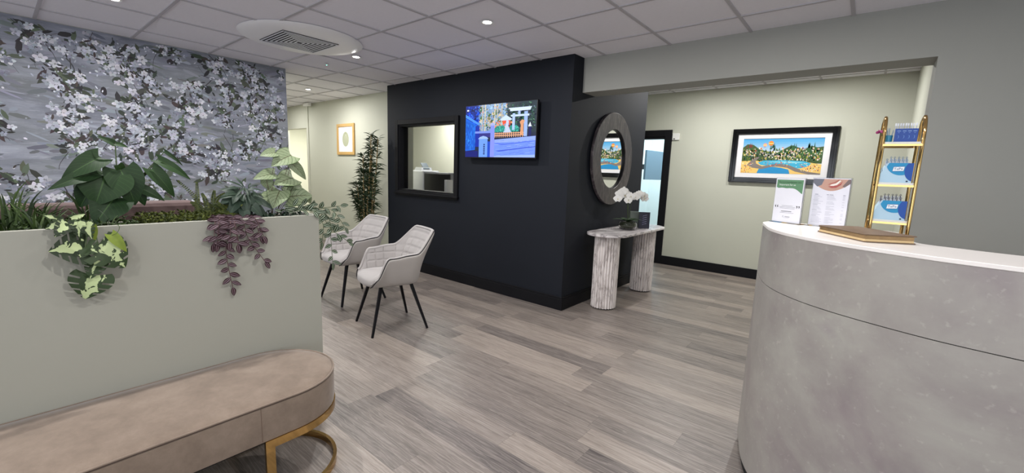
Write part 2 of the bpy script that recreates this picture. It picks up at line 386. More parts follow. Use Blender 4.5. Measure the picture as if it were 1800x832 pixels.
MON = [
  ((-2.12, 0.182, 1.037),(-2.09, 0.094, 1.042),0.097),
  ((-2.12, 0.182, 1.042),(-2.1, 0.211, 1.02),0.053),
  ((-2.12, 0.215, 1.046),(-2.09, 0.281, 0.957),0.107),
  ((-2.12, 0.194, 0.935),(-2.1, 0.165, 0.856),0.097),
  ((-2.12, 0.211, 0.988),(-2.09, 0.182, 0.93),0.050),
  ((-2.12, 0.147, 1.13),(-2.09, 0.11, 1.089),0.039),
  ((-2.12, 0.169, 1.132),(-2.1, 0.169, 1.078),0.036),
  ((-2.12, 0.137, 1.135),(-2.12, 0.09, 1.113),0.031),
  ((-2.12, 0.189, 1.127),(-2.1, 0.2, 1.071),0.033),
  ((-2.12, 0.122, 1.145),(-2.12, 0.091, 1.161),0.019),
  ((-2.12, 0.156, 1.145),(-2.12, 0.192, 1.159),0.020),
]
MONSTEM = [
  [ (-2.2, 0.168, 1.129),(-2.14, 0.193, 1.108),(-2.12, 0.182, 1.037) ],
  [ (-2.2, 0.183, 1.128),(-2.14, 0.211, 1.096),(-2.12, 0.215, 1.046) ],
  [ (-2.2, 0.219, 1.11),(-2.13, 0.215, 1.024),(-2.12, 0.192, 0.976),(-2.12, 0.194, 0.935) ],
]
POT = [
  ((-2.12, 0.253, 1.08),(-2.1, 0.29, 1.013),0.038),
  ((-2.12, 0.207, 1.113),(-2.12, 0.21, 1.059),0.024),
]
POTSTEM = [
  [ (-2.2, 0.226, 1.108),(-2.15, 0.244, 1.12),(-2.13, 0.277, 1.111),(-2.12, 0.272, 1.087),(-2.12, 0.255, 1.076) ],
]
PUR = [
  [ (-2.2, 0.635, 1.124),(-2.13, 0.622, 1.096),(-2.13, 0.618, 0.953),(-2.13, 0.634, 0.805) ],
  [ (-2.2, 0.71, 1.115),(-2.13, 0.694, 1.091),(-2.13, 0.707, 1.023),(-2.12, 0.769, 0.905) ],
  [ (-2.2, 0.609, 1.12),(-2.13, 0.584, 1.099),(-2.13, 0.574, 1.011) ],
  [ (-2.2, 0.675, 1.117),(-2.12, 0.658, 1.095),(-2.11, 0.663, 0.999) ],
  [ (-2.2, 0.745, 1.113),(-2.14, 0.738, 1.098),(-2.13, 0.759, 1.026) ],
  [ (-2.2, 0.653, 1.118),(-2.11, 0.635, 1.098),(-2.1, 0.625, 1.017) ],
]
GRN = [
  [ (-2.25, 1.018, 1.129),(-2.2, 1.075, 1.121),(-2.18, 1.116, 1.073),(-2.18, 1.122, 0.955),(-2.18, 1.128, 0.839) ],
  [ (-2.25, 1.048, 1.133),(-2.2, 1.128, 1.128),(-2.18, 1.164, 1.088),(-2.18, 1.202, 1.026) ],
  [ (-2.25, 1.093, 1.125),(-2.18, 1.124, 1.023),(-2.18, 1.168, 0.988),(-2.18, 1.22, 0.945) ],
  [ (-2.3, 0.939, 1.116),(-2.25, 1.004, 1.135),(-2.2, 1.078, 1.136),(-2.18, 1.179, 1.146) ],
  [ (-2.25, 0.891, 1.117),(-2.2, 0.94, 1.153),(-2.2, 1.025, 1.156) ],
  [ (-2.22, 1.063, 1.123),(-2.17, 1.076, 1.052),(-2.17, 1.067, 0.962) ],
  [ (-2.2, 0.925, 1.12),(-2.17, 0.968, 1.132),(-2.15, 1.033, 1.125) ],
]
CAL = [
  ((-2.3, 0.908, 1.415),(-2.3, 0.837, 1.4),0.041),
  ((-2.3, 0.985, 1.408),(-2.27, 0.878, 1.355),0.077),
  ((-2.3, 0.983, 1.367),(-2.3, 1.065, 1.281),0.045),
  ((-2.3, 0.903, 1.311),(-2.27, 0.795, 1.29),0.051),
  ((-2.3, 0.991, 1.292),(-2.26, 0.885, 1.264),0.079),
  ((-2.3, 0.859, 1.279),(-2.3, 0.87, 1.228),0.043),
  ((-2.3, 0.921, 1.228),(-2.25, 0.866, 1.147),0.081),
  ((-2.3, 0.956, 1.192),(-2.26, 1.067, 1.205),0.097),
  ((-2.3, 0.993, 1.254),(-2.3, 1.036, 1.245),0.039),
  ((-2.3, 1.052, 1.196),(-2.3, 1.081, 1.153),0.034),
  ((-2.3, 0.877, 1.2),(-2.28, 0.835, 1.151),0.057),
  ((-2.3, 0.945, 1.274),(-2.3, 1.013, 1.263),0.058),
]
FAT = [
  ((-2.25, 0.745, 1.245),(-2.22, 0.63, 1.242),0.018),
  ((-2.25, 0.759, 1.24),(-2.23, 0.823, 1.232),0.017),
  ((-2.25, 0.731, 1.208),(-2.2, 0.663, 1.138),0.095),
  ((-2.25, 0.752, 1.2),(-2.19, 0.829, 1.081),0.077),
  ((-2.25, 0.72, 1.216),(-2.22, 0.637, 1.207),0.057),
  ((-2.25, 0.762, 1.202),(-2.25, 0.84, 1.159),0.066),
  ((-2.25, 0.737, 1.189),(-2.16, 0.711, 1.092),0.092),
]
FATSTEM = [
  [ (-2.27, 0.745, 1.112),(-2.27, 0.744, 1.188),(-2.27, 0.751, 1.244) ],
  [ (-2.27, 0.749, 1.112),(-2.27, 0.762, 1.174),(-2.27, 0.761, 1.239) ],
  [ (-2.27, 0.745, 1.112),(-2.27, 0.737, 1.207) ],
  [ (-2.27, 0.752, 1.111),(-2.27, 0.759, 1.198) ],
]
GRASS = [
  [ (-2.3, 0.011, 1.121),(-2.3, 0.035, 1.204),(-2.3, 0.072, 1.269) ],
  [ (-2.3, 0.034, 1.119),(-2.3, 0.045, 1.183),(-2.3, 0.061, 1.241) ],
  [ (-2.3, 0.048, 1.118),(-2.3, 0.074, 1.186),(-2.3, 0.107, 1.237) ],
  [ (-2.3, 0.05, 1.118),(-2.3, 0.077, 1.178),(-2.3, 0.103, 1.206) ],
  [ (-2.3, 0.041, 1.119),(-2.3, 0.055, 1.173),(-2.3, 0.073, 1.211) ],
  [ (-2.3, 0.061, 1.117),(-2.3, 0.081, 1.161),(-2.3, 0.111, 1.185) ],
  [ (-2.3, 0.002, 1.121),(-2.3, 0.005, 1.185),(-2.3, -0.0, 1.243) ],
  [ (-2.3, 0.015, 1.12),(-2.3, 0.012, 1.184),(-2.3, 0.008, 1.224) ],
  [ (-2.3, 0.021, 1.12),(-2.3, 0.029, 1.174),(-2.3, 0.027, 1.214) ],
  [ (-2.3, 0.068, 1.117),(-2.3, 0.099, 1.156),(-2.3, 0.129, 1.176) ],
  [ (-2.3, 0.028, 1.119),(-2.3, 0.033, 1.164),(-2.3, 0.042, 1.203) ],
]
SPIKE = [
  [ (-2.36, 0.212, 1.116),(-2.36, 0.184, 1.196),(-2.36, 0.148, 1.238) ],
  [ (-2.36, 0.212, 1.116),(-2.36, 0.19, 1.191),(-2.36, 0.151, 1.229) ],
  [ (-2.36, 0.215, 1.116),(-2.36, 0.203, 1.195),(-2.36, 0.187, 1.229) ],
  [ (-2.36, 0.22, 1.116),(-2.36, 0.216, 1.206),(-2.36, 0.198, 1.251) ],
  [ (-2.36, 0.22, 1.116),(-2.36, 0.222, 1.195),(-2.36, 0.216, 1.266) ],
  [ (-2.36, 0.209, 1.117),(-2.36, 0.176, 1.152),(-2.36, 0.151, 1.162) ],
]
FERN = [
  [ (-2.32, 0.58, 1.111),(-2.32, 0.57, 1.189),(-2.32, 0.507, 1.272) ],
  [ (-2.32, 0.572, 1.111),(-2.32, 0.575, 1.189),(-2.32, 0.577, 1.265) ],
  [ (-2.32, 0.62, 1.109),(-2.32, 0.647, 1.182),(-2.32, 0.685, 1.213) ],
  [ (-2.32, 0.609, 1.109),(-2.32, 0.606, 1.175),(-2.32, 0.593, 1.214) ],
  [ (-2.32, 0.624, 1.108),(-2.32, 0.663, 1.146),(-2.32, 0.703, 1.153) ],
  [ (-2.32, 0.598, 1.11),(-2.32, 0.579, 1.158),(-2.32, 0.548, 1.174) ],
  [ (-2.32, 0.631, 1.113),(-2.32, 0.636, 1.187),(-2.32, 0.642, 1.226) ],
  [ (-2.32, 0.643, 1.113),(-2.32, 0.68, 1.173),(-2.32, 0.721, 1.18) ],
]
# ================================================================ SETTING
WL = -5.4            # wallpaper wall face
struct('floor', MB().box((-10.5,-3.2,-.05),(3,10,0)), m_floor)
# ceiling: tiles set a little above the exposed T-bars
def ceiling(name, x0, x1, y0, y1, z, ox, oy, nm):
    mb = MB(); mb.box((x0,y0,z+.006),(x1,y1,z+.06)); struct(name, mb, m_tile)
    tb = MB(); i = math.floor((x0-ox)/.6)
    while ox+i*.6 < x1:
        x = ox+i*.6
        if x > x0: tb.box((x-.011,y0,z-.001),(x+.011,y1,z+.0062))
        i += 1
    j = math.floor((y0-oy)/.6)
    while oy+j*.6 < y1:
        y = oy+j*.6
        if y > y0: tb.box((x0,y-.011,z-.0012),(x1,y+.011,z+.0062))
        j += 1
    struct(nm, tb, m_tbar)
ceiling('ceiling', -10.5, 3, -3.2, 3.95, CEIL, -4.407, 3.3228, 'trim_1')
ceiling('ceiling.001', -2.9, 3, 3.96, 6.67, CEIL2, -4.2, 4.1, 'trim_2')
# wallpaper wall: a freestanding end of wall
struct('wall_left', MB().box((WL-.12,-3.2,0),(WL,2.285,CEIL+.01)), m_beam)
struct('wall_left.001', MB().box((-10.5,2.165,0),(WL-.12,2.285,CEIL+.01)), m_sage)
# hallway wall with gold frame
mb = MB(); mb.box((-8.06,3.78,0),(-5.1,3.88,CEIL+.01)); mb.box((-10.5,3.78,2.035),(-8.06,3.88,CEIL+.01)); mb.box((-10.5,3.78,0),(-9.1,3.88,2.035))
struct('wall_back', mb, m_sage)
struct('trim_3', MB().box((-8.12,3.765,0),(-8.05,3.79,CEIL)), m_sage)
# bright hallway beyond the opening
mb = MB(); mb.box((-10.5,5.6,0),(-7.6,5.7,2.5)); mb.box((-7.7,3.88,0),(-7.6,5.6,2.5)); mb.box((-10.5,3.88,2.4),(-7.6,5.6,2.5))
struct('wall_back.001', mb, m_white)
struct('wall_left.002', MB().box((-10.5,2.2,0),(-10.4,5.7,2.5)), m_sage)
# navy block: front wall with window opening, side wall, end
WX0, WX1, WZ0, WZ1 = -4.925, -3.80, 1.055, 1.935
BX0, BX1, BY0 = -5.185, -2.225, 3.52
mb = MB(); mb.box((BX0,BY0,0),(WX0,BY0+.12,CEIL+.01)); mb.box((WX1,BY0,0),(BX1,BY0+.12,CEIL+.01))
mb.box((WX0,BY0,0),(WX1,BY0+.12,WZ0)); mb.box((WX0,BY0,WZ1),(WX1,BY0+.12,CEIL+.01)); mb.box((BX1-.1,BY0+.12,0),(BX1,5.26,CEIL2+.01)); mb.box((BX0,BY0+.12,0),(BX0+.08,3.88,CEIL+.01))
struct('wall_front', mb, m_navy)
mb = MB(); mb.box((-7.6,5.16,0),(BX1-.1,5.26,2.6)); mb.box((-7.6,3.88,0),(-7.5,5.16,2.6)); mb.box((-7.6,3.641,2.5),(BX1-.1,5.2,2.6)); mb.box((-7.5,3.88,0),(-5.1,3.89,2.5)); mb.box((BX1-.11,3.65,0),(BX1-.1,5.16,2.5))
struct('wall_back.002', mb, m_sage)
# skirting of the navy block
mb = MB(); mb.box((BX0,BY0-.018,0),(BX1+.018,BY0,.115)); mb.box((BX0,BY0-.012,.115),(BX1+.012,BY0,.135)); mb.box((BX1,BY0,0),(BX1+.018,5.26,.115)); mb.box((BX1,BY0,.115),(BX1+.012,5.26,.135))
struct('baseboard_front', mb, m_blackwood, bevel=.003)
# beam and right pier
struct('trim_4', MB().box((BX1,3.70,2.143),(3,3.95,CEIL+.3)), m_beam)
struct('wall_right', MB().box((.232,3.70,0),(3,3.95,2.143)), m_beam)
struct('wall_right.001', MB().box((.292,3.95,0),(.40,6.75,CEIL2+.02)), m_sage)
# rear wall with door opening
DX0, DX1, DZ = -3.35, -2.47, 2.0
mb = MB(); mb.box((DX1,6.67,0),(.4,6.79,CEIL2+.02)); mb.box((DX0,6.67,DZ),(DX1,6.79,CEIL2+.02)); mb.box((-5,6.67,0),(DX0,6.79,CEIL2+.02)); mb.box((-5,5.2,0),(-4.9,6.67,CEIL2+.02)); mb.box((-5,5.26,CEIL2),(-2.9,6.67,CEIL2+.05))
struct('wall_rear', mb, m_sage)
struct('baseboard_rear', MB().box((-2.39,6.648,0),(.292,6.67,.135)), m_blackwood, bevel=.003)
mb = MB(); frame_mb(mb, -3.47, -2.385, -.05, 2.085, .10, 6.645, 6.69); mb.box((-2.5,6.66,0),(-2.468,6.80,2.03)); mb.box((-3.38,6.66,0),(-3.34,6.80,2.03)); mb.box((-3.35,6.66,1.955),(-2.468,6.80,2.03))
mb.v = [Vector((v.x, v.y, max(v.z, 0.001))) for v in mb.v]
struct('door_1', mb, m_blackwood, bevel=.004)
# treatment room beyond the door
mb = MB(); mb.box((-5.6,9.3,0),(-1.5,9.4,2.9)); mb.box((-5.7,6.79,0),(-5.6,9.4,2.9)); mb.box((-1.6,6.79,0),(-1.5,9.4,2.9)); mb.box((-5.6,6.79,2.75),(-1.5,9.4,2.9)); struct('wall_rear.001', mb, m_white)
# walls out of frame that close the room
mb = MB(); mb.box((-10.5,-3.3,0),(3,-3.2,.48)); mb.box((-10.5,-3.3,2.42),(3,-3.2,2.6)); mb.box((-10.5,-3.3,.48),(-3.85,-3.2,2.42)); mb.box((1.45,-3.3,.48),(3,-3.2,2.42)); struct('wall_behind', mb, m_sage)
mb = MB(); mb.box((3,-3.3,0),(3.1,3.95,.48)); mb.box((3,-3.3,2.42),(3.1,3.95,2.6)); mb.box((3,-3.3,.48),(3.1,-2.65,2.42)); mb.box((3,1.85,.48),(3.1,3.95,2.42)); struct('wall_right.002', mb, m_sage)
mb = MB(); frame_mb(mb, -3.85, 1.45, .48, 2.42, .05, -3.28, -3.2); mb.box((-1.22,-3.28,.48),(-1.17,-3.2,2.42)); struct('added_window_2', mb, m_blackwood)  # made-up window frame, added out of view to house the rear fill light
mb = MB(); mb.box((3.02,-2.65,.48),(3.08,-2.6,2.42)); mb.box((3.02,1.8,.48),(3.08,1.85,2.42)); mb.box((3.02,-2.65,.48),(3.08,1.85,.53)); mb.box((3.02,-2.65,2.37),(3.08,1.85,2.42)); struct('added_window_3', mb, m_blackwood)  # unseen frame invented to go with the fill light on the right
# ---- wallpaper: blossom print on the left wall
mb = MB()
def P(y, z, k=0): return (WL+.0012+k*.00012, y, z)
WY0, WY1 = -3.1, 2.284
def wallbase():
    t = NT('brushed_wallpaper'); v = t.coords((1,1,5)); n = t.noise(v, 2.2, 6, .62, .3); n2 = t.noise(t.coords((1,1,2.5)), 1.1, 3); n3 = t.noise(t.coords((1,1,9)), 9, 4, .7)
    c = t.ramp(n, [(.3, rgba((100,103,114))), (.5, rgba((126,130,143))), (.7, rgba((156,160,174)))])
    c = t.mix(t.math('MULTIPLY', t.ramp(n2, [(.42,(0,0,0,1)),(.62,(1,1,1,1))]), .45), c, rgba((122,126,122))); c = t.mix(t.math('MULTIPLY', t.ramp(n3, [(.55,(0,0,0,1)),(.7,(1,1,1,1))]), .3), c, rgba((190,192,204)))
    t.base(c); t.set(Roughness=.65); return t.m
struct('wall_left.003', MB().box((WL,WY0,0),(WL+.001,WY1,CEIL)), wallbase())
rng = random.Random(11)
def jcol(c, a=14): d = rng.uniform(-a, a); return rgba([max(0, min(255, x+d+rng.uniform(-4,4))) for x in c])
def blob(cy, cz, ry, rz, ang, col, k, n=8, pw=1.):
    pts = []
    for i in range(n):
        a = 2*PI*i/n; rr = 1+rng.uniform(-.12,.12); y = ry*math.cos(a)*rr; z = rz*math.sin(a)*rr
        pts.append(P(cy+y*math.cos(ang)-z*math.sin(ang), cz+y*math.sin(ang)+z*math.cos(ang), k))
    if all(WY0 < p[1] < WY1 and 0 < p[2] < CEIL-.002 for p in pts): mb.face(pts, col)
def flower(cy, cz, r, k):
    a0 = rng.uniform(0, 6); tone = rng.choice([(196,198,208),(174,177,190),(150,154,168),(206,206,214),(128,132,146)]); sq = rng.uniform(.55,1)
    for i in range(5):
        a = a0+2*PI*i/5+rng.uniform(-.15,.15); blob(cy+math.cos(a)*r*.55, cz+math.sin(a)*r*.55*sq, r*.46, r*.33, a, jcol(tone), k+rng.random()*3)
    for i in range(4): a = rng.uniform(0,6.28); blob(cy+math.cos(a)*r*.18, cz+math.sin(a)*r*.18*sq, r*.12, r*.05, a, jcol((92,94,92)), k+4, 5)
def leafp(cy, cz, L, ang, col, k):
    pts = [P(cy+x*math.cos(ang)*L-y*math.sin(ang)*L, cz+x*math.sin(ang)*L+y*math.cos(ang)*L, k) for x, y in ((0,0),(.3,.16),(.65,.17),(1,0),(.65,-.13),(.3,-.13))]
    if all(WY0 < p[1] < WY1 and 0 < p[2] < CEIL-.002 for p in pts): mb.face(pts, col)
def branch(y, z, y1, z1, wdt, k):
    n = 9; ph = rng.uniform(0,6); pts = []
    for i in range(n+1):
        t = i/n; pts.append((y+(y1-y)*t+math.sin(t*5+ph)*.03, z+(z1-z)*t+math.cos(t*4+ph)*.02, wdt*(1-.6*t)))
    for a, b in zip(pts, pts[1:]):
        dy, dz = b[0]-a[0], b[1]-a[1]; L = math.hypot(dy, dz)+1e-6; ny, nz = -dz/L, dy/L
        q = [P(a[0]+ny*a[2], a[1]+nz*a[2], k), P(b[0]+ny*b[2], b[1]+nz*b[2], k), P(b[0]-ny*b[2], b[1]-nz*b[2], k), P(a[0]-ny*a[2], a[1]-nz*a[2], k)]
        if all(WY0 < p[1] < WY1 and 0 < p[2] < CEIL-.002 for p in q): mb.face(q, jcol((58,58,62), 8))
LEAFC = [(58,66,56),(74,84,68),(46,48,48),(40,39,44),(66,56,56),(84,96,76),(50,58,48)]
cy = -1.6; row = 0
cells = []
z = 2.36
while z > .9:
    y = -1.7 + rng.uniform(0,.2)
    while y < 2.35:
        cells.append((y+rng.uniform(-.08,.08), z+rng.uniform(-.08,.08))); y += rng.uniform(.27,.40)
    z -= .235
for i in range(900):
    y = rng.uniform(-1.9,2.27); z = rng.uniform(.95,2.44); blob(y, z, rng.uniform(.02,.10), rng.uniform(.006,.02), rng.uniform(-.5,.5), jcol(rng.choice([(118,121,132),(136,140,152),(150,154,168),(112,117,114),(100,103,112)]), 8), .2+rng.random()*.7, 7)
for (y, z) in cells:
    top = sm(1.0, 2.1, z)
    if rng.random() > .72+.28*top: continue
    for b_ in range(rng.randint(1,2)): branch(y+rng.uniform(-.14,.14), z+rng.uniform(.08,.24), y+rng.uniform(-.14,.14), z-rng.uniform(.08,.26), rng.uniform(.002,.005), 1+b_)
    for i in range(rng.randint(6,10)): blob(y+rng.gauss(0,.06), z+rng.gauss(0,.05), rng.uniform(.018,.052), rng.uniform(.010,.028), rng.uniform(0,3), jcol(rng.choice(LEAFC), 8), 3+rng.random()*2, 9)
    for i in range(rng.randint(12,22)): leafp(y+rng.gauss(0,.06), z+rng.gauss(0,.055), rng.uniform(.045,.13), rng.uniform(0,6.28), jcol(rng.choice(LEAFC), 9), 5+rng.random()*3)
    for i in range(int(rng.randint(10,18)*(.8+.3*top))):
        a = rng.uniform(0,6.28); d = abs(rng.gauss(.085,.05)); flower(y+math.cos(a)*d*1.2, z+math.sin(a)*d*.95, rng.uniform(.022,.047), 8+rng.random()*10)
    for i in range(rng.randint(14,24)): a = rng.uniform(0,6.28); d = abs(rng.gauss(.10,.06)); blob(y+math.cos(a)*d*1.2, z+math.sin(a)*d, rng.uniform(.006,.016), rng.uniform(.004,.009), rng.uniform(0,3), jcol(rng.choice([(200,202,214),(170,174,188),(216,217,226),(140,144,158)])), 19+rng.random()*2, 5)
    for i in range(rng.randint(7,13)): leafp(y+rng.gauss(0,.07), z+rng.gauss(0,.065), rng.uniform(.02,.055), rng.uniform(0,6.28), jcol(rng.choice(LEAFC[2:5]+[(46,46,50)]), 8), 22+rng.random()*3)
struct('wall_left.004', mb, m_wallprint)
# ---- window in the navy wall
w1 = frame_mb(MB(), WX0-.055, WX1+.055, WZ0-.055, WZ1+.055, .062, BY0-.028, BY0)
frame_mb(w1, WX0-.002, WX1+.002, WZ0-.002, WZ1+.002, .03, BY0-.01, BY0+.13)
w1.box((WX0-.07,BY0-.045,WZ0-.03),(WX1+.07,BY0,WZ0-.012))
wo = struct('window_1', w1, m_blackwood, bevel=.003)
g = MB().box((WX0+.028,BY0+.06,WZ0+.028),(WX1-.028,BY0+.066,WZ1-.028)).build('pane', m_pane, wo)
# ================================================================ CEILING FITTINGS
def downlight(x, y, z, label):
    t = thing('recessed_downlight', label, 'ceiling light', (x,y,z), 0, 'recessed ceiling downlights')
    MB().lathe([(.046,.0),(.046,-.006),(.033,-.004),(.03,.0)], n=28).build('bezel', m_white, t, smooth=40, world=False)
    MB().lathe([(.0295,-.0005),(.0295,-.003),(.012,-.0035)], n=24).build('lens', m_lamp, t, smooth=40, world=False)
    l = bpy.data.lights.new('downlight_lamp', 'AREA'); l.shape = 'DISK'; l.size = .055; l.energy = SPOT_POWER.get((x, y), SPOT_W); l.color = (1, .985, .965)
    o = bpy.data.objects.new('downlight_lamp', l); COL.objects.link(o); o.location = (0,0,-.012); o.parent = t
    return t
DL = {(-2.32,2.44): 'lit round downlight in the ceiling in front of the wall television', (-4.13,2.44): 'lit round downlight beside the round air vent, nearest the dark window wall', (-6.48,3.05): 'lit round downlight in the far hallway ceiling beyond the floral wall', (-4.20,.64): 'lit round downlight cut by the top edge, above the floral wall'}
for x, y in SPOTS: downlight(x, y, CEIL, DL.get((x,y), 'round ceiling downlight above the camera, outside the view'))
for x, y in SPOTS2: downlight(x, y, CEIL2, 'round downlight washing the wall of the landscape picture')
t = thing('air_vent', 'round white ceiling air diffuser with a square black slatted grille', 'air vent', (-4.01,1.86,CEIL))
MB().lathe([(.0,-.018),(.38,-.02),(.47,-.012),(.5,.0),(.5,.001)][::-1], n=72).build('round_plate', plain('bright_white_plastic', (250,250,252), .4, var=.01), t, smooth=50, world=False)
gb = MB(); gb.box((-.27,-.26,-.0225),(.21,.22,-.0195)); gr = gb.build('grille_opening', m_gap, t, world=False)
sb = MB()
for k in range(8):
    o_ = .001+k*.029
    x0, x1, y0, y1 = -.27+o_, .21-o_, -.26+o_, .22-o_; wd = .0125
    sb.box((x0,y0,-.0275),(x1,y0+wd,-.0255)); sb.box((x0,y1-wd,-.0275),(x1,y1,-.0255)); sb.box((x0,y0+wd,-.0275),(x0+wd,y1-wd,-.0255)); sb.box((x1-wd,y0+wd,-.0275),(x1,y1-wd,-.0255))
sb.build('slats', m_plastic, t, world=False)
t = thing('ceiling_sensor', 'tiny ceiling sensor glowing green beside the round air vent', 'sensor', (-4.71,2.43,CEIL))
MB().lathe([(.024,0),(.022,-.006),(.008,-.010)], n=20).build('housing', m_white, t, smooth=40, world=False); MB().lathe([(.007,-.010),(.006,-.0125),(.001,-.013)], n=12).build('indicator', m_led, t, smooth=60, world=False)
mb = MB(); mb.box((-8.0,3.66,CEIL-.06),(-7.8,3.72,CEIL-.002)); tag(mb.build('emergency_light', m_white, bevel=.006), 'small white box light on the ceiling at the far hallway corner', 'light')
# ================================================================ TELEVISION
def flat_art(mb, W, H, M):
    """returns a painter: poly(list of (u,v)), colour 0-255, layer)"""
    def poly(pts, col, k=0): mb.face([M @ Vector((u*W, v*H, .0004+k*.00015)) for u, v in pts], rgba(col))
    return poly
def rect(u0, v0, u1, v1): return [(u0,v0),(u1,v0),(u1,v1),(u0,v1)]
TVX, TVY, TVZ, TVW, TVH = -3.57, 3.445, 1.500, 1.0, .572
t = thing('television', 'flat television on the navy wall showing a blue-tinted shrine gate scene', 'television', (TVX+TVW/2, 3.5, TVZ))
MB().box((TVX,TVY,TVZ),(TVX+TVW,TVY+.035,TVZ+TVH)).build('casing', m_darkplastic, t, bevel=.004)
MB().box((TVX+.2,TVY+.03,TVZ+.06),(TVX+.8,TVY+.074,TVZ+.5)).build('wall_bracket', m_blackmetal, t)
M = Matrix(((1,0,0,TVX+.006),(0,0,-1,TVY-.0006),(0,1,0,TVZ+.012),(0,0,0,1)))
mb = MB(); A = flat_art(mb, TVW-.012, TVH-.018, M); rng = random.Random(5)
A(rect(0,0,1,1), (24,34,60)); A(rect(0,.5,.24,1), (16,40,130), 1); A(rect(.2,.5,.62,1), (118,150,190), 1); A(rect(.6,.45,1,1), (28,46,56), 1)
for i in range(150):                                   # foliage
    u = rng.uniform(0,1); v = rng.uniform(.55,.98)
    if u < .22: c = rng.choice([(18,60,200),(10,24,80),(40,90,220)])
    elif u < .62: c = rng.choice([(70,110,60),(150,190,225),(168,160,140),(60,84,60),(210,190,150),(110,150,190)])
    else: c = rng.choice([(20,40,34),(44,86,60),(20,26,44),(66,110,86),(30,60,60)])
    s_ = rng.uniform(.012,.035); A([(u-s_,v),(u-s_*.3,v+s_*1.4),(u+s_*.8,v+s_*.9),(u+s_,v-s_*.6),(u,v-s_*1.2)] if .04<u<.96 and .6<v<.94 else rect(max(0,u-.01),v-.02,min(1,u+.01),v), c, 2)
for u in (.25,.29,.43,.47,.53): A([(u,.5),(u+.018,.5),(u+.022,1),(u+.002,1)], rng.choice([(170,170,165),(196,190,170),(120,130,150)]), 3)
for i in range(26): u = rng.uniform(.38,.7); v = rng.uniform(.52,.68); A(rect(u,v,u+.02,v+.035), rng.choice([(232,100,60),(240,140,90),(200,70,50),(230,190,150)]), 3)
A([(.52,.70),(.60,.78),(.69,.70),(.67,.68),(.54,.68)], (196,214,246), 4); A(rect(.555,.62,.66,.68), (226,80,44), 4)
for u0, u1 in ((.44,.60),(.64,.78)): A([(u0,.47),(u1,.47),(u1,.54),(u1-.03,.59),(u0+.04,.585),(u0,.54)], (38,140,128), 4)
A([(.57,.46),(.68,.46),(.65,.54),(.635,.58),(.645,.66),(.61,.70),(.60,.58),(.59,.54)], (188,200,244), 5)
A(rect(.69,.5,.725,.80), (168,192,240), 5); A(rect(.845,.38,.89,.82), (150,176,232), 5); A([(.65,.84),(.92,.84),(.94,.90),(.63,.90),(.66,.86)], (206,220,250), 5); A(rect(.67,.74,.91,.775), (196,212,248), 5); A(rect(.765,.77,.795,.84), (160,182,230), 5)
A([(.80,.40),(.84,.40),(.84,.6),(.855,.66),(.82,.68),(.79,.64),(.805,.58)], (214,150,110), 6)
A([(.905,.38),(.94,.38),(.945,.56),(.925,.62),(.91,.56)], (14,20,90), 6); A([(.90,.55),(.925,.63),(.945,.55)], (220,228,250), 7)
A(rect(.44,.40,.85,.415), (230,170,130), 5); A(rect(.44,.44,.85,.452), (230,170,130), 5)
for i in range(14): A(rect(.45+i*.029,.37,.458+i*.029,.465), (236,176,134), 6)
for i in range(520):                                   # leaf and bark flecks
    u = rng.uniform(.01,.985); v = rng.uniform(.50,.985); s_ = rng.uniform(.003,.011)
    c = rng.choice([(30,90,240),(8,16,60),(60,120,240),(16,30,120)]) if u < .22 else rng.choice([(80,120,70),(170,200,235),(60,70,50),(214,196,150),(230,140,90),(40,70,60)]) if u < .62 else rng.choice([(40,90,60),(14,20,30),(84,130,96),(20,60,50),(90,110,130)])
    A([(u-s_,v),(u,v+s_*1.8),(u+s_,v+s_*.4),(u+s_*.2,v-s_*1.5)], c, 3)
for i in range(60): u = rng.choice([rng.uniform(.45,.6), rng.uniform(.65,.77)]); v = rng.uniform(.475,.58); A([(u-.006,v),(u,v+.014),(u+.007,v+.002),(u,v-.01)], rng.choice([(60,180,160),(20,90,90),(90,200,180)]), 5)
A([(0,0),(1,0),(1,.38),(.43,.33),(.40,0)], (108,140,246), 4)
for i in range(90): u = rng.uniform(.46,.97); v = rng.uniform(.02,.31); A([(u-.03,v),(u+.03,v+.006),(u+.028,v+.012),(u-.028,v+.007)], rng.choice([(96,124,236),(128,156,250),(84,110,220),(150,172,250)]), 5); A([(.46,.12),(1,.20),(1,.185),(.52,.105)], (70,92,200), 6); A([(.5,.24),(1,.3),(1,.29),(.55,.225)], (84,108,214), 6)
A([(.44,.02),(1,.05),(1,.0),(.44,0)], (150,176,250), 6); A([(.45,.33),(1,.38),(1,.30),(.45,.27)], (140,164,250), 5)
A([(0,.78),(.20,.62),(.22,.65),(0,.84)], (70,140,255), 7); A([(0,.77),(.19,.61),(.155,.60),(.155,.14),(0,.12)], (12,96,214), 6)
for i in range(8): A(rect(.01+i*.019,.15,.016+i*.019,.62+(.09-i*.012)), (10,60,150), 7)
A(rect(0,0,.2,.12), (8,20,110), 6); A(rect(.155,.2,.22,.6), (10,40,160), 5)
for i in range(70): u = rng.uniform(.005,.15); v = rng.uniform(.14,.6); A(rect(u,v,u+.004,v+rng.uniform(.02,.09)), rng.choice([(30,130,250),(8,60,160),(60,160,255)]), 8); A(rect(.15,.46,.40,.50), (120,140,220), 7); A(rect(.22,.38,.40,.46), (60,60,130), 6)
A(rect(.385,0,.445,.60), (128,140,226), 7); A([(.38,.60),(.45,.60),(.44,.63),(.415,.66),(.39,.63)], (160,172,240), 8)
A(rect(.215,0,.345,.35), (104,150,240), 8); A([(.20,.35),(.36,.35),(.33,.39),(.28,.41),(.23,.39)], (150,180,250), 8); A(rect(.345,0,.385,.3), (20,70,190), 7)
for i in range(6): A(rect(.285,.05+i*.036,.305,.075+i*.036), (14,30,70), 9); A(rect(.278+.006*(i%2),.062+i*.036,.312,.067+i*.036), (14,30,70), 9)
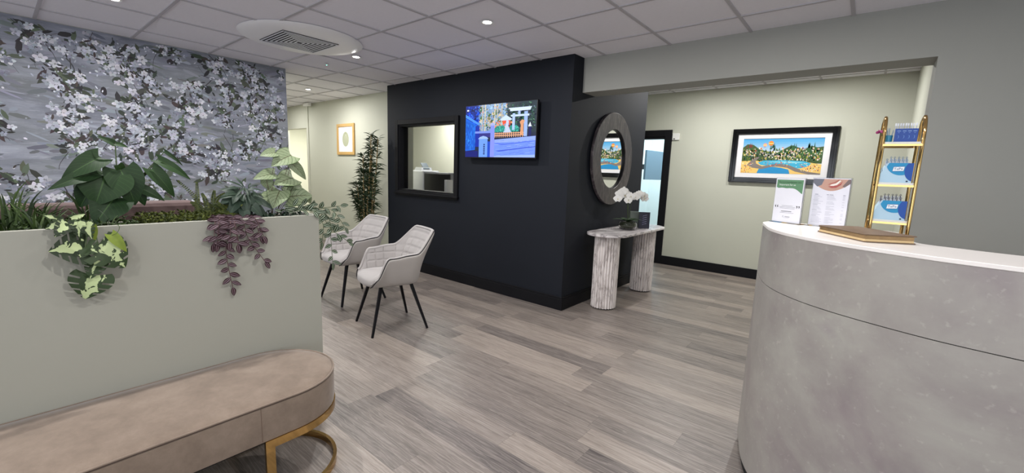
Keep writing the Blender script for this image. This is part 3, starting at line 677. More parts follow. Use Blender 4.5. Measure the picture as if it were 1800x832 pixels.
A(rect(.02,.9,.05,.93), (220,230,255), 8)
mb.build('screen', m_screen, t)
# ================================================================ LANDSCAPE PICTURE (rear wall)
def picture(name, label, x0, x1, z0, z1, yw, fw_, mw, mfr, fd=.035, prof=True):
    t = thing(name, label, 'picture', ((x0+x1)/2, yw, z0))
    f = frame_mb(MB(), x0, x1, z0, z1, fw_, yw-fd, yw-.002)
    if prof: frame_mb(f, x0+.012, x1-.012, z0+.012, z1-.012, fw_*.35, yw-fd-.012, yw-fd)
    f.build('frame', mfr, t, bevel=.004)
    m = MB().box((x0+fw_,yw-.014,z0+fw_),(x1-fw_,yw-.004,z1-fw_)); m.build('mount', m_cream, t)
    return t
PX0, PX1, PZ0, PZ1 = -1.53, -.335, 1.335, 2.06
t = picture('framed_picture', 'wide black lacquered frame with a colourful seaside village picture on the rear wall', PX0, PX1, PZ0, PZ1, 6.67, .072, .06, m_blackgloss)
W_, H_ = (PX1-PX0)-.144-.14, (PZ1-PZ0)-.144-.12
M = Matrix(((1,0,0,PX0+.072+.07),(0,0,-1,6.67-.0145),(0,1,0,PZ0+.072+.06),(0,0,0,1)))
mb = MB(); A = flat_art(mb, W_, H_, M); rng = random.Random(21)
for i in range(8): A(rect(0,.55+i*.056,1,.55+(i+1)*.056), tuple(int(a+(b-a)*i/7) for a, b in zip((206,208,222),(70,160,214))), 0)
A(rect(0,.985,1,1), (20,40,80), 1)
A([(0,.30),(0,.74),(.06,.84),(.14,.82),(.22,.70),(.34,.62),(.46,.60),(.52,.68),(.62,.80),(.70,.74),(.78,.70),(.86,.78),(.93,.74),(1,.76),(1,.3)], (58,84,42), 1)
A([(.22,.66),(.32,.58),(.5,.54),(.62,.62),(.8,.72),(.8,.68),(.6,.54),(.46,.46),(.3,.48)], (134,132,128), 2)
A([(.48,.5),(.56,.66),(.64,.80),(.72,.72),(.66,.60)], (40,84,40), 2); A([(.68,.52),(.80,.66),(.88,.76),(.99,.68),(.99,.55)], (44,92,40), 2)
for i in range(190):
    u = rng.uniform(.015,.97); v = rng.uniform(.37,.60 if .25 < u < .5 else .70); s_ = rng.uniform(.010,.022)
    c = rng.choice([(226,90,50),(240,226,200),(236,150,90),(210,60,44),(244,234,214),(70,90,160),(230,196,130),(120,50,40)])
    A(rect(u,v,u+s_,v+s_*1.9), rng.choice([(240,230,208),(232,206,160),(246,240,226)]), 3); A([(u-.003,v+s_*1.9),(u+s_+.003,v+s_*1.9),(u+s_*.5,v+s_*3.1)], c, 4)
for i in range(260):
    u = rng.uniform(.01,.98); v = rng.uniform(.34,.66); s_ = rng.uniform(.006,.013); A([(u-s_,v),(u+s_,v),(u,v+s_*7)], rng.choice([(40,90,44),(24,70,40),(80,120,50),(150,150,50),(30,60,60)]), 5)
for i in range(26):
    u = rng.choice([rng.uniform(.05,.13), rng.uniform(.35,.42), rng.uniform(.58,.68), rng.uniform(.82,.9)]); v = rng.uniform(.68,.76); A([(u-.008,v),(u+.008,v),(u,v+.13)], (28,80,48) if u > .2 else (120,50,40), 5)
A([(.0,0),(0,.34),(.10,.36),(.2,.36),(.5,.38),(.8,.34),(1,.28),(1,0)], (236,196,110), 5)
A([(.22,.31),(.3,.37),(.55,.385),(.8,.36),(.88,.30),(.85,.22),(.76,.16),(.7,.16),(.55,.22),(.35,.22),(.26,.24)], (60,170,206), 6); A([(.24,.12),(.3,.16),(.42,.19),(.52,.17),(.62,.12),(.64,0),(.22,0)], (34,140,196), 6)
A([(.3,.33),(.6,.355),(.8,.33),(.7,.30),(.5,.31)], (130,206,222), 7)
A([(.08,.24),(.12,.34),(.2,.47),(.24,.47),(.19,.36),(.2,.28),(.28,.2),(.4,.26),(.5,.28),(.6,.26),(.72,.16),(.85,.07),(1,.03),(1,0),(.86,0),(.7,.07),(.6,.17),(.5,.2),(.4,.19),(.28,.12),(.14,.16)], (128,118,112), 8)
for i in range(160):
    u, v = rng.choice([(rng.uniform(.01,.16), rng.uniform(.02,.3)), (rng.uniform(.76,.98), rng.uniform(.06,.27)), (rng.uniform(.3,.9), rng.uniform(.2,.36))]); s_ = rng.uniform(.004,.009)
    A([(u-s_,v),(u,v+s_*2),(u+s_,v),(u,v-s_*2)], rng.choice([(230,120,50),(250,220,120),(210,80,60),(240,240,230),(90,80,120)]), 9)
for cu, cv, r_, c in ((.365,.86,.034,(240,130,40)),(.29,.815,.025,(236,150,140))):
    A([(cu+math.cos(a*PI/8)*r_, cv+math.sin(a*PI/8)*r_*2) for a in range(16)], c, 3); A([(cu-r_*.95,cv+.01),(cu+r_*.95,cv+.01),(cu+r_*.9,cv-.015),(cu-r_*.9,cv-.015)], (250,214,120), 4); A(rect(cu-.007,cv-r_*2.6,cu+.007,cv-r_*2.1), (110,60,40), 4)
mb.build('print', m_print, t)
t = picture('framed_picture', 'small upright oak frame with a pale green oval print in the hallway', -7.01, -6.465, 1.545, 2.05, 3.78, .05, .05, m_oak, .025, False)
mb = MB(); cx_, cz_ = -6.737, 1.80
mb.face([(cx_+.10*math.cos(a*PI/16), 3.78-.0148, cz_+.12*math.sin(a*PI/16)) for a in range(32)][::-1], rgba((172,176,148)))
for r_ in range(9): mb.add([(cx_+.10*math.cos(.15+r_*.33)*.9, 3.7648, cz_-.115*math.sin(.15+r_*.33)*.9),(cx_+.10*math.cos(.15+r_*.33)*.9+.004, 3.7648, cz_-.115*math.sin(.15+r_*.33)*.9),(cx_+.004,3.7648,cz_+.10),(cx_,3.7648,cz_+.10)], [(0,1,2,3)], [rgba((196,198,176))]*4)
mb.build('print', m_print, t)
# switch box
t = thing('wall_switch', 'small white switch box on the rear wall beside the black door frame', 'switch', (-2.325,6.66,1.98))
MB().box((-2.375,6.645,1.93),(-2.272,6.669,2.03)).build('housing', m_white, t, bevel=.004); MB().box((-2.355,6.641,1.94),(-2.335,6.645,1.955)).build('indicator', m_darkplastic, t)
# television in the treatment room, on an arm, turned
struct('wall_rear.002', MB().box((-3.85,7.3,0),(-3.75,9.3,2.75)), m_white)
t = thing('television', 'pale blue-grey television screen on the bright wall seen through the doorway', 'television', (-3.29,8.35,1.31), math.radians(83))
MB().box((-.355,-.02,0),(.355,.02,.56)).build('casing', m_screenoff, t, bevel=.005, world=False)
MB().box((-.06,.02,.2),(.06,.42,.3)).build('wall_arm', m_darkplastic, t, world=False)
# ================================================================ RECEPTION DESK
def spline(pts, n):
    out = []; m = len(pts)
    for i in range(m-1):
        p0 = pts[max(0,i-1)]; p1 = pts[i]; p2 = pts[i+1]; p3 = pts[min(m-1,i+2)]
        for k in range(n):
            t = k/n; out.append(tuple(.5*((2*b)+(-a+c)*t+(2*a-5*b+4*c-d)*t*t+(-a+3*b-3*c+d)*t**3) for a, b, c, d in zip(p0,p1,p2,p3)))
    out.append(tuple(pts[-1])); return out
DF = spline([(-.30,2.53),(-.352,2.50),(-.374,2.42),(-.355,2.33),(-.305,2.15),(-.237,2.019),(-.147,1.916),(-.059,1.850),(.02,1.806),(.134,1.757),(.25,1.722),(.45,1.695),(.8,1.68),(1.3,1.68)], 6)
DB = spline([(1.3,1.99),(.8,1.985),(.45,2.005),(.27,2.045),(.165,2.10),(.145,2.25),(.145,2.44),(.10,2.53)], 6)
ZT, ZJ = 1.16, .912
t = thing('reception_desk', 'curved concrete-look reception desk with a white counter top', 'desk', (.3,2.1,0))
def shrink(o, d):   # outline moved inward by d (clockwise-safe using normals)
    n = len(o); res = []
    ar = sum(o[i][0]*o[(i+1)%n][1]-o[(i+1)%n][0]*o[i][1] for i in range(n)); sgn = 1 if ar > 0 else -1
    for i in range(n):
        a = Vector(o[i-1]); b = Vector(o[(i+1)%n]); tt = (b-a).normalized(); nn = Vector((-tt.y, tt.x))*sgn; p = Vector(o[i])+nn*d; res.append((p.x,p.y))
    return res
DO = DF + DB
MB().prism(DO, ZJ+.0015, ZT-.014).build('upper_panel', m_concrete, t, smooth=35)
MB().prism(shrink(DO,.004), ZJ-.003, ZJ+.003).build('panel_joint', m_gap, t, smooth=35)
MB().prism(DO, .05, ZJ-.0015).build('lower_panel', m_concrete, t, smooth=35)
MB().prism(shrink(DO,.012), 0, .05).build('plinth', m_gap, t, smooth=35)
ct = MB().prism(shrink(DO,-.002), ZT-.014, ZT).build('counter_top', plain('white_counter_laminate', (232,226,222), .3, var=.015), t, smooth=35, bevel=.002)
# ---- album on the counter
t = thing('ring_binder_album', 'brown-edged album with wavy pages lying flat on the white counter', 'album', (.02,2.05,ZT))
A0 = Vector((.015,1.935)); ux = Vector((.84,.545)).normalized(); uy = Vector((-.545,.84)).normalized()
def alb(s, q, z): p = A0 + ux*s + uy*q; return (p.x, p.y, ZT+z)
def alb_outline(w, d, o=0):
    pts = [(o,o),(w-o,o),(w-o,d-o)]
    for k in range(7): a = PI/2*k/6; pts.append((o+.03-.03*math.sin(a), d-o-.03+.03*math.cos(a)))
    return pts
def slab(mb, w, d, z0, z1, o=0, wave=0):
    pts = alb_outline(w, d, o); n = len(pts)
    vs = [alb(a,b,z0) for a,b in pts]+[alb(a,b,z1+wave*math.sin(b*16+a*9)) for a,b in pts]
    mb.add(vs, [(i,(i+1)%n,n+(i+1)%n,n+i) for i in range(n)]+[tuple(range(n-1,-1,-1)), tuple(range(n,2*n))])
mb = MB(); slab(mb, .166,.30,.0008,.004); slab(mb,.166,.30,.026,.0285,0,.0012); mb.build('cover', plain('album_cover', (112,90,70), .6, var=.2), t)
mb = MB(); slab(mb,.163,.296,.004,.0115,.002); mb.build('paper_block', m_paperedge, t)
mb = MB()
for k in range(6): slab(mb,.163,.296,.0122+k*.0022,.0136+k*.0022,.002+.001*(k%2),.0006)
mb.build('loose_pages', plain('brown_pages', (168,138,98), .8, var=.25, scale=40), t)
# ---- acrylic sign holders
def sign(name, label, a, b, h, draw):
    a = Vector(a); b = Vector(b); d = (b-a); W = d.length; ang = math.atan2(d.y, d.x); c = (a+b)/2
    t = thing(name, label, 'sign', (c.x, c.y, ZT), ang)
    hb = MB(); hb.box((-W/2,-.004,.0005),(W/2,-.0028,h)); hb.box((-W/2,.0012,.0005),(W/2,.0028,h)); hb.box((-W/2,-.02,.0004),(W/2,.035,.003)); hb.build('acrylic_holder', m_acrylic, t, world=False)
    MB().box((-W/2+.003,-.0024,.004),(W/2-.003,.0008,h-.003)).build('sheet', m_cream, t, world=False)
    M = Matrix(((1,0,0,-W/2+.004),(0,0,-1,-.0046),(0,1,0,.005),(0,0,0,1))); mb = MB(); draw(mb, flat_art(mb, W-.008, h-.009, M), W-.008, h-.009, M)
    mb.build('print', m_print, t, world=False); return t
def draw_reco(mb, A, W, H, M):
    A(rect(0,0,1,1), (226,226,234))
    g = [(0.03,.97),(.97,.97),(.97,.66)] + [(.97-.02-i*.05, .66+.12*math.sin(min(1,i/7)*PI/2)+(.0 if i<9 else .005*math.sin(i))) for i in range(1,18)] + [(.03,.80)]
    A(g, (96,140,104), 1)
    TM = lambda u, v: M @ Matrix.Translation((u*W, v*H, .0012))
    text_mesh('Recommendations are', .0125, TM(.5,.915), mb, rgba((34,62,44))); text_mesh('Important for us', .0125, TM(.42,.855), mb, rgba((236,240,236)))
    text_mesh('“', .05, TM(.12,.30), mb, rgba((60,60,66))); text_mesh('”', .05, TM(.89,.30), mb, rgba((60,60,66)))
    for v, u0, u1 in ((.375,.3,.7),(.345,.22,.8),(.315,.24,.78),(.25,.3,.68),(.215,.26,.76)): A(rect(u0,v,u1,v+.006), (120,120,128), 2)
    A(rect(.3,.245,.68,.256), (70,70,76), 3)
    for k in range(14): a = .6+k*.38; A([(.40+.028*math.cos(a),.13+.02*math.sin(a)),(.40+.02*math.cos(a),.13+.014*math.sin(a)),(.40+.02*math.cos(a+.3),.13+.014*math.sin(a+.3)),(.40+.028*math.cos(a+.3),.13+.02*math.sin(a+.3))], (60,66,70), 3)
    A(rect(.46,.122,.64,.132), (80,84,90), 3); A(rect(.42,.1,.62,.104), (150,150,156), 3)
def draw_price(mb, A, W, H, M):
    A(rect(0,0,1,1), (224,224,234)); n = 16
    A([(.0,.985),(1,.985),(1,.90)] + [(1-i/n, .90-.16*math.sin(PI*i/n)**.9) for i in range(1,n)] + [(0,.90)], (190,150,134), 1)
    A([(0,.985),(.3,.985),(.24,.86),(.12,.82),(0,.90)], (110,112,124), 2); A([(.94,.985),(1,.985),(1,.9),(.86,.82),(.80,.84)], (120,104,104), 2)
    A([(.42,.83),(.52,.80),(.64,.81),(.76,.87),(.80,.96),(.74,.90),(.64,.855),(.54,.845)], (170,84,80), 3); A([(.47,.85),(.56,.845),(.66,.87),(.75,.95),(.72,.965),(.62,.90),(.5,.875)], (238,230,222), 4); A([(.40,.86),(.5,.88),(.62,.91),(.72,.975),(.70,.98),(.58,.925),(.45,.89)], (176,104,94), 5)
    rg = random.Random(3)
    for u0, u1 in ((.09,.18),(.42,.48),(.5,.6),(.86,.92)): A(rect(u0,.655,u1,.663), (80,84,110), 2)
    for k in range(25):
        v = .63-k*.0235
        if k in (4,8,13,18): A(rect(.06,v,.2,v+.005), (90,94,120), 2); continue
        A(rect(.07,v,.07+rg.uniform(.12,.3),v+.004), (150,152,170), 2); A(rect(.44,v,.44+rg.uniform(.1,.26),v+.004), (156,158,174), 2)
        if rg.random() < .75: A(rect(.86,v,.92,v+.004), (140,142,160), 2)
sign('counter_sign', 'acrylic counter sign with green wavy header reading Recommendations are Important for us', (-.352,2.50), (-.222,2.425), .222, draw_reco)
sign('counter_sign', 'acrylic counter sign with a smiling mouth above a price list', (-.198,2.462), (-.052,2.40), .228, draw_price)
# ---- gold display ladder
TX, TY = .023, 2.264; TWD, TD = .115, .085
t = thing('display_ladder', 'polished gold arched display ladder with three white shelves on the counter', 'display stand', (TX+TWD/2, TY+.04, ZT), math.radians(4))
LX = [-.0575, .0575]
for sx in LX:
    pts = [(sx,-.052,.002)]
    n = 16; hgt = .468
    pts = [(sx,-.055+ .0*k, .0008+ (hgt-.06)*k/6) for k in range(6)]
    pts = [(sx,-.055,.001),(sx,-.054,.15),(sx,-.050,.30),(sx,-.044,.40),(sx,-.032,.445),(sx,-.014,.466),(sx,.006,.466),(sx,.034,.452),(sx,.056,.40),(sx,.070,.30),(sx,.080,.15),(sx,.086,.001)]
    MB().tube(spline(pts,4), .0062, 10).build('arch_rail', m_gold, t, world=False, smooth=60)
shz = [.058,.205,.362]
for z in shz:
    MB().box((-.052,-.052,z),(.052,.074,z+.008)).build('shelf', m_white, t, world=False)
    MB().box((-.058,-.057,z-.008),(.058,-.052,z)).build('shelf_rail', m_gold, t, world=False); MB().box((-.058,.070,z-.008),(.058,.075,z)).build('shelf_rail', m_gold, t, world=False)
TM_ = Matrix.Translation((TX+TWD/2, TY+.04, ZT)) @ Matrix.Rotation(math.radians(4), 4, 'Z')
m_boxblue = plain('pale_blue_card', (176,206,224), .4, var=.02); 
def display_box(zs, label):
    loc = TM_ @ Vector((0,0,zs+.0082)); t = thing('display_box', label, 'box', loc, math.radians(4))
    x0, x1, y0, y1, h = -.050, .044, -.05, .05, .076
    b = MB(); b.add([(x0,y0,0),(x1,y0,0),(x1,y0,h),(x0+.016,y0,h),(x0,y0,h*.42),(x0,y1,0),(x1,y1,0),(x1,y1,h*.9),(x0+.016,y1,h*.9),(x0,y1,h*.42)],
        [(0,1,2,3,4),(9,8,7,6,5),(1,6,7,2),(5,0,4,9),(0,5,6,1),(4,3,8,9)]); b.build('carton', m_boxblue, t, world=False)
    mb = MB(); M = Matrix(((1,0,0,x0),(0,0,-1,y0-.0002),(0,1,0,0),(0,0,0,1))); W, H = x1-x0, h
    A = flat_art(mb, W, H, M)
    cir = lambda cx, cy, rx, ry, cl: [(min(cl[1],max(cl[0],cx+rx*math.cos(a*PI/20))), min(1,max(0,cy+ry*math.sin(a*PI/20)))) for a in range(40)]
    c1 = [p for p in cir(.62,1.0,.48,.62,(.0,1)) if not (p[1] > .42+p[0]*2.9)]; A(c1, (30,140,190), 1)
    A(cir(1.08,.62,.34,.55,(0,1)), (24,76,160), 2)
    Mt = M @ Matrix.Translation((.54*W,.70*H,.0016)) @ Matrix.Rotation(.05,4,'Z')
    mb.face([Mt @ Vector(v) for v in ((-.017,-.008,-.0002),(.015,-.008,-.0002),(.018,.008,-.0002),(-.014,.008,-.0002))], rgba((232,238,244)))
    text_mesh('TePe', .013, Mt, mb, rgba((20,44,120)))
    mb.face([Mt @ Vector(v) for v in ((-.0175,-.0092,-.0004),(.0158,-.0092,-.0004),(.019,.0092,-.0004),(-.0145,.0092,-.0004))], rgba((20,60,140)))
    A(cir(.86,.08,.035,.04,(0,1)), (30,50,80), 3)
    # blue side
    mb.face([(x1+.0003,y0,0),(x1+.0003,y1,0),(x1+.0003,y1,h*.9),(x1+.0003,y0,h)], rgba((24,60,130)))
    mb.build('printed_front', m_print, t, world=False)
display_box(shz[1], 'blue and white TePe brand carton on the middle shelf of the gold ladder')
display_box(shz[0], 'blue and white TePe brand carton on the lowest shelf of the gold ladder')
m_brushblue = plain('grey_blue_plastic', (130,150,170), .35, var=.3, scale=60); m_brushgrey = plain('smoky_plastic', (84,84,92), .35, var=.3, scale=60); m_brushclr = plain('frosted_plastic', (196,202,212), .3, var=.1)
rng = random.Random(9)
def brush_proto(mat, label, group):
    t = thing('brush_pack', label, 'brush pack', (0,0,0), 0, group)
    MB().box((-.0045,-.001,0),(.0045,.001,.022)).build('blister_card', m_brushclr, t, world=False)
    b = MB(); b.tube([(0,-.002,0),(0,-.002,.026)], .0016, 6); b.tube([(-.0032,-.002,.026),(0,-.002,.030),(.0032,-.002,.026)], .0011, 5); b.build('handle', mat, t, world=False)
    return t
for zs, mat, nm, gl in ((shz[1], m_brushblue, 'middle', 'brush packs behind the middle carton'), (shz[0], m_brushgrey, 'lowest', 'brush packs behind the lowest carton')):
    lab = 'small clear brush pack in the row standing in the %s-shelf carton' % nm
    first = None
    for k in range(12):
        loc = TM_ @ Vector((-.034+.0115*(k%6)+rng.uniform(-.001,.001), -.046+.03*(k//6), zs+.068+.012*(k//6)-(.008 if k%6==0 else 0))); rz = rng.uniform(-.3,.3)
        if first is None: first = brush_proto(mat, lab, gl); first.location = loc; first.rotation_euler = (0,0,rz)
        else: dup(first, loc, rz)
# top shelf: blue carton of toothbrushes, small teal tub, pink flower picks
loc = TM_ @ Vector((.0,-.0,shz[2]+.0082)); t = thing('brush_box', 'dark blue carton of toothbrushes on the top shelf of the gold ladder', 'box', loc, math.radians(4))
b = MB(); b.box((-.026,-.048,0),(.040,-.02,.050)); b.build('carton', plain('royal_blue_card', (36,72,150), .4), t, world=False)
mb = MB(); M = Matrix(((1,0,0,-.026),(0,0,-1,-.0484),(0,1,0,0),(0,0,0,1))); A = flat_art(mb, .066, .05, M)
for u in (.16,.4,.63,.86): A(rect(u-.08,.80,u+.08,.84), (150,180,220), 1); A(rect(u-.04,.68,u+.04,.71), (120,150,210), 1); A([(u-.05,.52),(u-.0,.45),(u-.0,.3),(u-.05,.22),(u+.02,.3),(u+.02,.46)], (110,150,210), 1)
mb.build('printed_front', m_print, t, world=False)
first = None
for k in range(9):
    loc = TM_ @ Vector((-.026+.0075*k, -.034+.006*(k%2), shz[2]+.012)); 
    if first is None:
        first = thing('toothbrush', 'upright toothbrush standing in the dark blue top-shelf carton', 'toothbrush', loc, 0, 'toothbrushes in the dark blue carton')
        MB().tube([(0,0,0),(0,0,.054),(0,.002,.062)], .0015, 6).build('handle', m_brushclr, first, world=False); MB().box((-.0022,-.004,.058),(.0022,.001,.068)).build('bristles', m_plastic, first, world=False)
    else: dup(first, loc, rng.uniform(-.2,.2))
loc = TM_ @ Vector((-.0405,-.03,shz[2]+.0085)); t = thing('small_tub', 'small teal tub of picks at the left end of the top gold shelf', 'tub', loc)
MB().lathe([(.010,0),(.011,.026),(.0095,.026),(.009,.004),(.001,.003)], n=20).build('cup', plain('teal_plastic', (40,120,150), .3), t, smooth=40, world=False)
b = MB()
for k in range(9): a = rng.uniform(0,6.28); b.tube([(.004*math.cos(a),.004*math.sin(a),.004),(.010*math.cos(a),.010*math.sin(a),.046+rng.uniform(-.006,.008))], .0011, 5)
b.build('picks', m_brushblue, t, world=False)
loc = TM_ @ Vector((-.064,-.03,shz[2]-.001)); t = thing('artificial_flower', 'tiny pink artificial flower poking out left of the gold ladder top', 'flower', loc)
b = MB(); b.tube([(.012,0,.008),(.004,-.002,.03),(-.006,-.004,.047)], .0012, 5); b.build('stem', m_stem, t, world=False)
b = MB()
for k in range(16): a = rng.uniform(0,6.28); e = rng.uniform(-.3,1.2); d = Vector((math.cos(a)*math.cos(e), math.sin(a)*math.cos(e), math.sin(e))); c = Vector((-.008,-.004,.047)); b.leaf(c, c+d*.013, .009, 'lance', .1, .2, (d.y,-d.x,.5), nu=2, nv=4)
b.has = False; b.build('petals', plain('pink_petals', (176,70,130), .6, var=.3), t, world=False)
loc = TM_ @ Vector((-.047,-.035,shz[1]+.0085)); t = thing('small_tub', 'small clear tub of grey picks at the left end of the middle gold shelf', 'tub', loc)
MB().lathe([(.007,0),(.008,.022),(.0065,.022),(.006,.004),(.001,.003)], n=20).build('cup', m_brushclr, t, smooth=40, world=False)
b = MB()
for k in range(8): a = rng.uniform(0,6.28); b.tube([(.003*math.cos(a),.003*math.sin(a),.004),(.011*math.cos(a)-.004,.009*math.sin(a),.050+rng.uniform(-.008,.008))], .0011, 5)
b.build('picks', m_brushblue, t, world=False)
# ================================================================ BENCH
BXc, BR, BY1, BYn = -1.895, .25, .94, -.62
def racetrack(r, n=20, grow=0):
    pts = []; yc1 = BY1-BR; yc0 = BYn+BR
    for k in range(n+1): a = PI*k/n; pts.append((BXc+(r)*math.cos(a), yc1+(r)*math.sin(a)))
    for k in range(n+1): a = PI+PI*k/n; pts.append((BXc+(r)*math.cos(a), yc0+(r)*math.sin(a)))
    return pts
t = thing('upholstered_bench', 'long taupe velvet bench with rounded ends and gold legs beside the planter wall', 'bench', (BXc,.16,0))
mb = MB(); outl = racetrack(BR); n = len(outl); layers = [(BR-.012,.300),(BR-.002,.306),(BR,.32),(BR,.44),(BR-.003,.452),(BR-.012,.459),(BR-.06,.465),(BR-.16,.469),(.02,.47)]
vs = []; 
for r_, z in layers: vs += [(x,y,z) for x,y in racetrack(r_)]
fs = [(j*n+i, j*n+(i+1)%n, (j+1)*n+(i+1)%n, (j+1)*n+i) for j in range(len(layers)-1) for i in range(n)] + [tuple(range(n-1,-1,-1)), tuple((len(layers)-1)*n+k for k in range(n))]
mb.add(vs, fs); cu = mb.build('cushion', m_bench, t, smooth=50)
MB().tube([(x,y,.4545) for x,y in racetrack(BR-.001)], .0042, 8, closed=True).build('piping', m_bench, cu, smooth=60)
MB().tube([(x,y,.4505) for x,y in racetrack(BR+.0005)], .0018, 6, closed=True).build('seam', plain('dark_thread', (70,54,46), .8), cu, smooth=60)
MB().box((BXc+BR-.002,.555,.312),(BXc+BR+.0008,.5565,.446)).build('side_seam', plain('dark_thread_2', (104,84,72), .8), cu)
def arc_band(mb, yc, sgn, r0, r1, z0, z1, ystraight):
    pts_o = []; pts_i = []; n = 28
    ys = yc - sgn*ystraight
    pts_o.append((BXc+r1, ys)); pts_i.append((BXc+r0, ys))
    for k in range(n+1): a = PI*k/n; pts_o.append((BXc+r1*math.cos(a), yc+sgn*r1*math.sin(a))); pts_i.append((BXc+r0*math.cos(a), yc+sgn*r0*math.sin(a)))
    pts_o.append((BXc-r1, ys)); pts_i.append((BXc-r0, ys)); m = len(pts_o)
    vs = [(x,y,z) for z in (z0,z1) for P_ in (pts_o, pts_i) for x,y in P_]
    fs = []
    for i in range(m-1): j = i+1; fs += [(i,j,2*m+j,2*m+i),(m+j,m+i,3*m+i,3*m+j),(j,i,m+i,m+j),(2*m+i,2*m+j,3*m+j,3*m+i)]
    fs += [(0,2*m,3*m,m),(m-1,2*m-1,4*m-1,3*m-1)]; mb.add(vs, fs)
for sgn, yc in ((1, BY1-BR), (-1, BYn+BR)):
    g_ = MB(); ysx = .125
    arc_band(g_, yc, sgn, BR-.012, BR+.003, .272, .305, ysx); arc_band(g_, yc, sgn, BR-.012, BR+.003, 0.0, .030, ysx)
    for sx in (1,-1):
        xa = BXc+sx*(BR-.012); xb = BXc+sx*(BR+.003); y0 = yc-sgn*ysx; y1 = y0+sgn*.033
        g_.box((min(xa,xb),min(y0,y1),.030),(max(xa,xb),max(y0,y1),.272))
    g_.build('gold_frame', m_gold, t, smooth=30)
MB().prism(racetrack(BR-.03), .285, .301).build('underside', m_gap, t)
# ================================================================ PLANTER WALL
PX, PB, PE, PT = -2.15, -2.47, 1.045, 1.108
t = thing('planter_wall', 'sage painted waist-high planter wall behind the taupe bench', 'planter', (-2.3,-.5,0))
mb = MB(); mb.box((PX-.02,-2.4,0),(PX,PE,PT)); mb.box((PB,-2.4,0),(PB+.02,PE,PT-.02)); mb.box((PB+.02,PE-.02,0),(PX-.02,PE,PT)); mb.box((PB+.02,-2.4,0),(PX-.02,-2.38,PT)); mb.box((PB+.02,-2.38,.8),(PX-.02,PE-.02,.83))
mb.build('planter_body', m_planter, t, bevel=.002)
def soilf(u, v): x = PB+.021+(PX-PB-.042)*u; y = -2.37+(PE-.021+2.37)*v; return (x, y, PT-.035+.012*noise.noise(Vector((x*30,y*30,0))))
tag(MB().grid(soilf, 8, 90).build('planting_soil', m_soil, smooth=60), 'dark soil filling the long planter under the plants', 'soil', kind='stuff')
# mauve banquette behind the planter
t = thing('banquette', 'mauve upholstered banquette back showing behind the planter foliage', 'bench seat', (-2.7,-.3,0))
MB().box((-2.62,-1.3,.1),(-2.5,.62,1.165)).build('backrest', m_mauve, t, bevel=.02); MB().box((-3.1,-1.3,.1),(-2.62,.62,.45)).build('seat', m_mauve, t, bevel=.03)
for lx in (-3.05,-2.6):
    for ly in (-1.2,.5): MB().tube([(lx,ly,0),(lx,ly,.1)], .02, 10).build('leg', m_blackwood, t, smooth=40)
# ---- plants in the planter
SOIL = PT-.04
def stems(mb, paths, r): 
    for p in paths:
        q = spline(p, 5) if len(p) > 2 else p; mb.tube(q, [r*(1-.45*i/max(1,len(q)-1)) for i in range(len(q))], 6)
random.seed(4)
def plant(name, label, y, stemsets=None, stem_r=.0025, leafset=None, mat=None, shape='heart', stem_mat=None, leafname='leaves', grow=1., **kw):
    t = thing(name, label, 'plant', (-2.3, y, SOIL))
    if stemsets: mb = MB(); stems(mb, [[(p[0], p[1], max(p[2], SOIL)) if i == 0 else p for i, p in enumerate(q)] for q in stemsets], stem_r); mb.build('stems', stem_mat or m_stem, t, smooth=60)
    if leafset:
        mb = MB()
        for a, b, w_ in leafset: mb.leaf(a, b, w_*grow, shape, **kw)
        mb.build(leafname, mat, t, smooth=75)
    return t
plant('heart_leaf_philodendron', 'tall dark green plant with big drooping heart-shaped leaves in the planter', .29, BIGSTEM, .003, BIG, LM['green'], 'heart', grow=1.3, droop=.22, fold=.22, nv=14, nu=8)
t = plant('variegated_monstera', 'trailing monstera with cream-splashed split leaves spilling over the planter front', .17, MONSTEM, .0028, MON, LM['mon'], 'heart', grow=1.3, droop=.15, fold=.12, nv=18, nu=8, slits=2)
t = plant('trailing_pothos', 'single yellow-green pothos tendril looping over the planter rim', .25, POTSTEM, .0014, POT, LM['pothos'], 'heart', droop=.12, fold=.2)
t = plant('caladium', 'pale green caladium with dark-veined leaves near the planter end', .86, [[(-2.3,.875+.004*(i%3),SOIL),((-2.3+a[0])/2-.0,(.875+a[1])/2+.01*((i%3)-1),(SOIL+a[2])/2),a] for i,(a,b,w_) in enumerate(CAL)], .0017, CAL, LM['caladium'], 'heart', stem_mat=plain('brown_green_stem', (96,78,64), .6), grow=1.35, droop=.22, fold=.18, nv=14, nu=8, face=(1,-.3,.6))
FAT2 = []
for a, b, w_ in FAT:
    a = Vector(a); d = Vector(b)-a; n_ = Vector((1,-.2,.9)).normalized()
    for an, k_ in ((-75,.62),(-38,.85),(0,1),(38,.85),(75,.62)): FAT2.append((a, a+Matrix.Rotation(math.radians(an),3,n_) @ d*k_, w_*.34))
t = plant('fatsia', 'dark glossy lobed-leaf plant between the fern and the pale caladium', .76, FATSTEM, .0025, FAT2, LM['dark'], 'oval', grow=1.6, droop=.3, fold=.1, nv=10, nu=6, face=(1,-.2,.9))
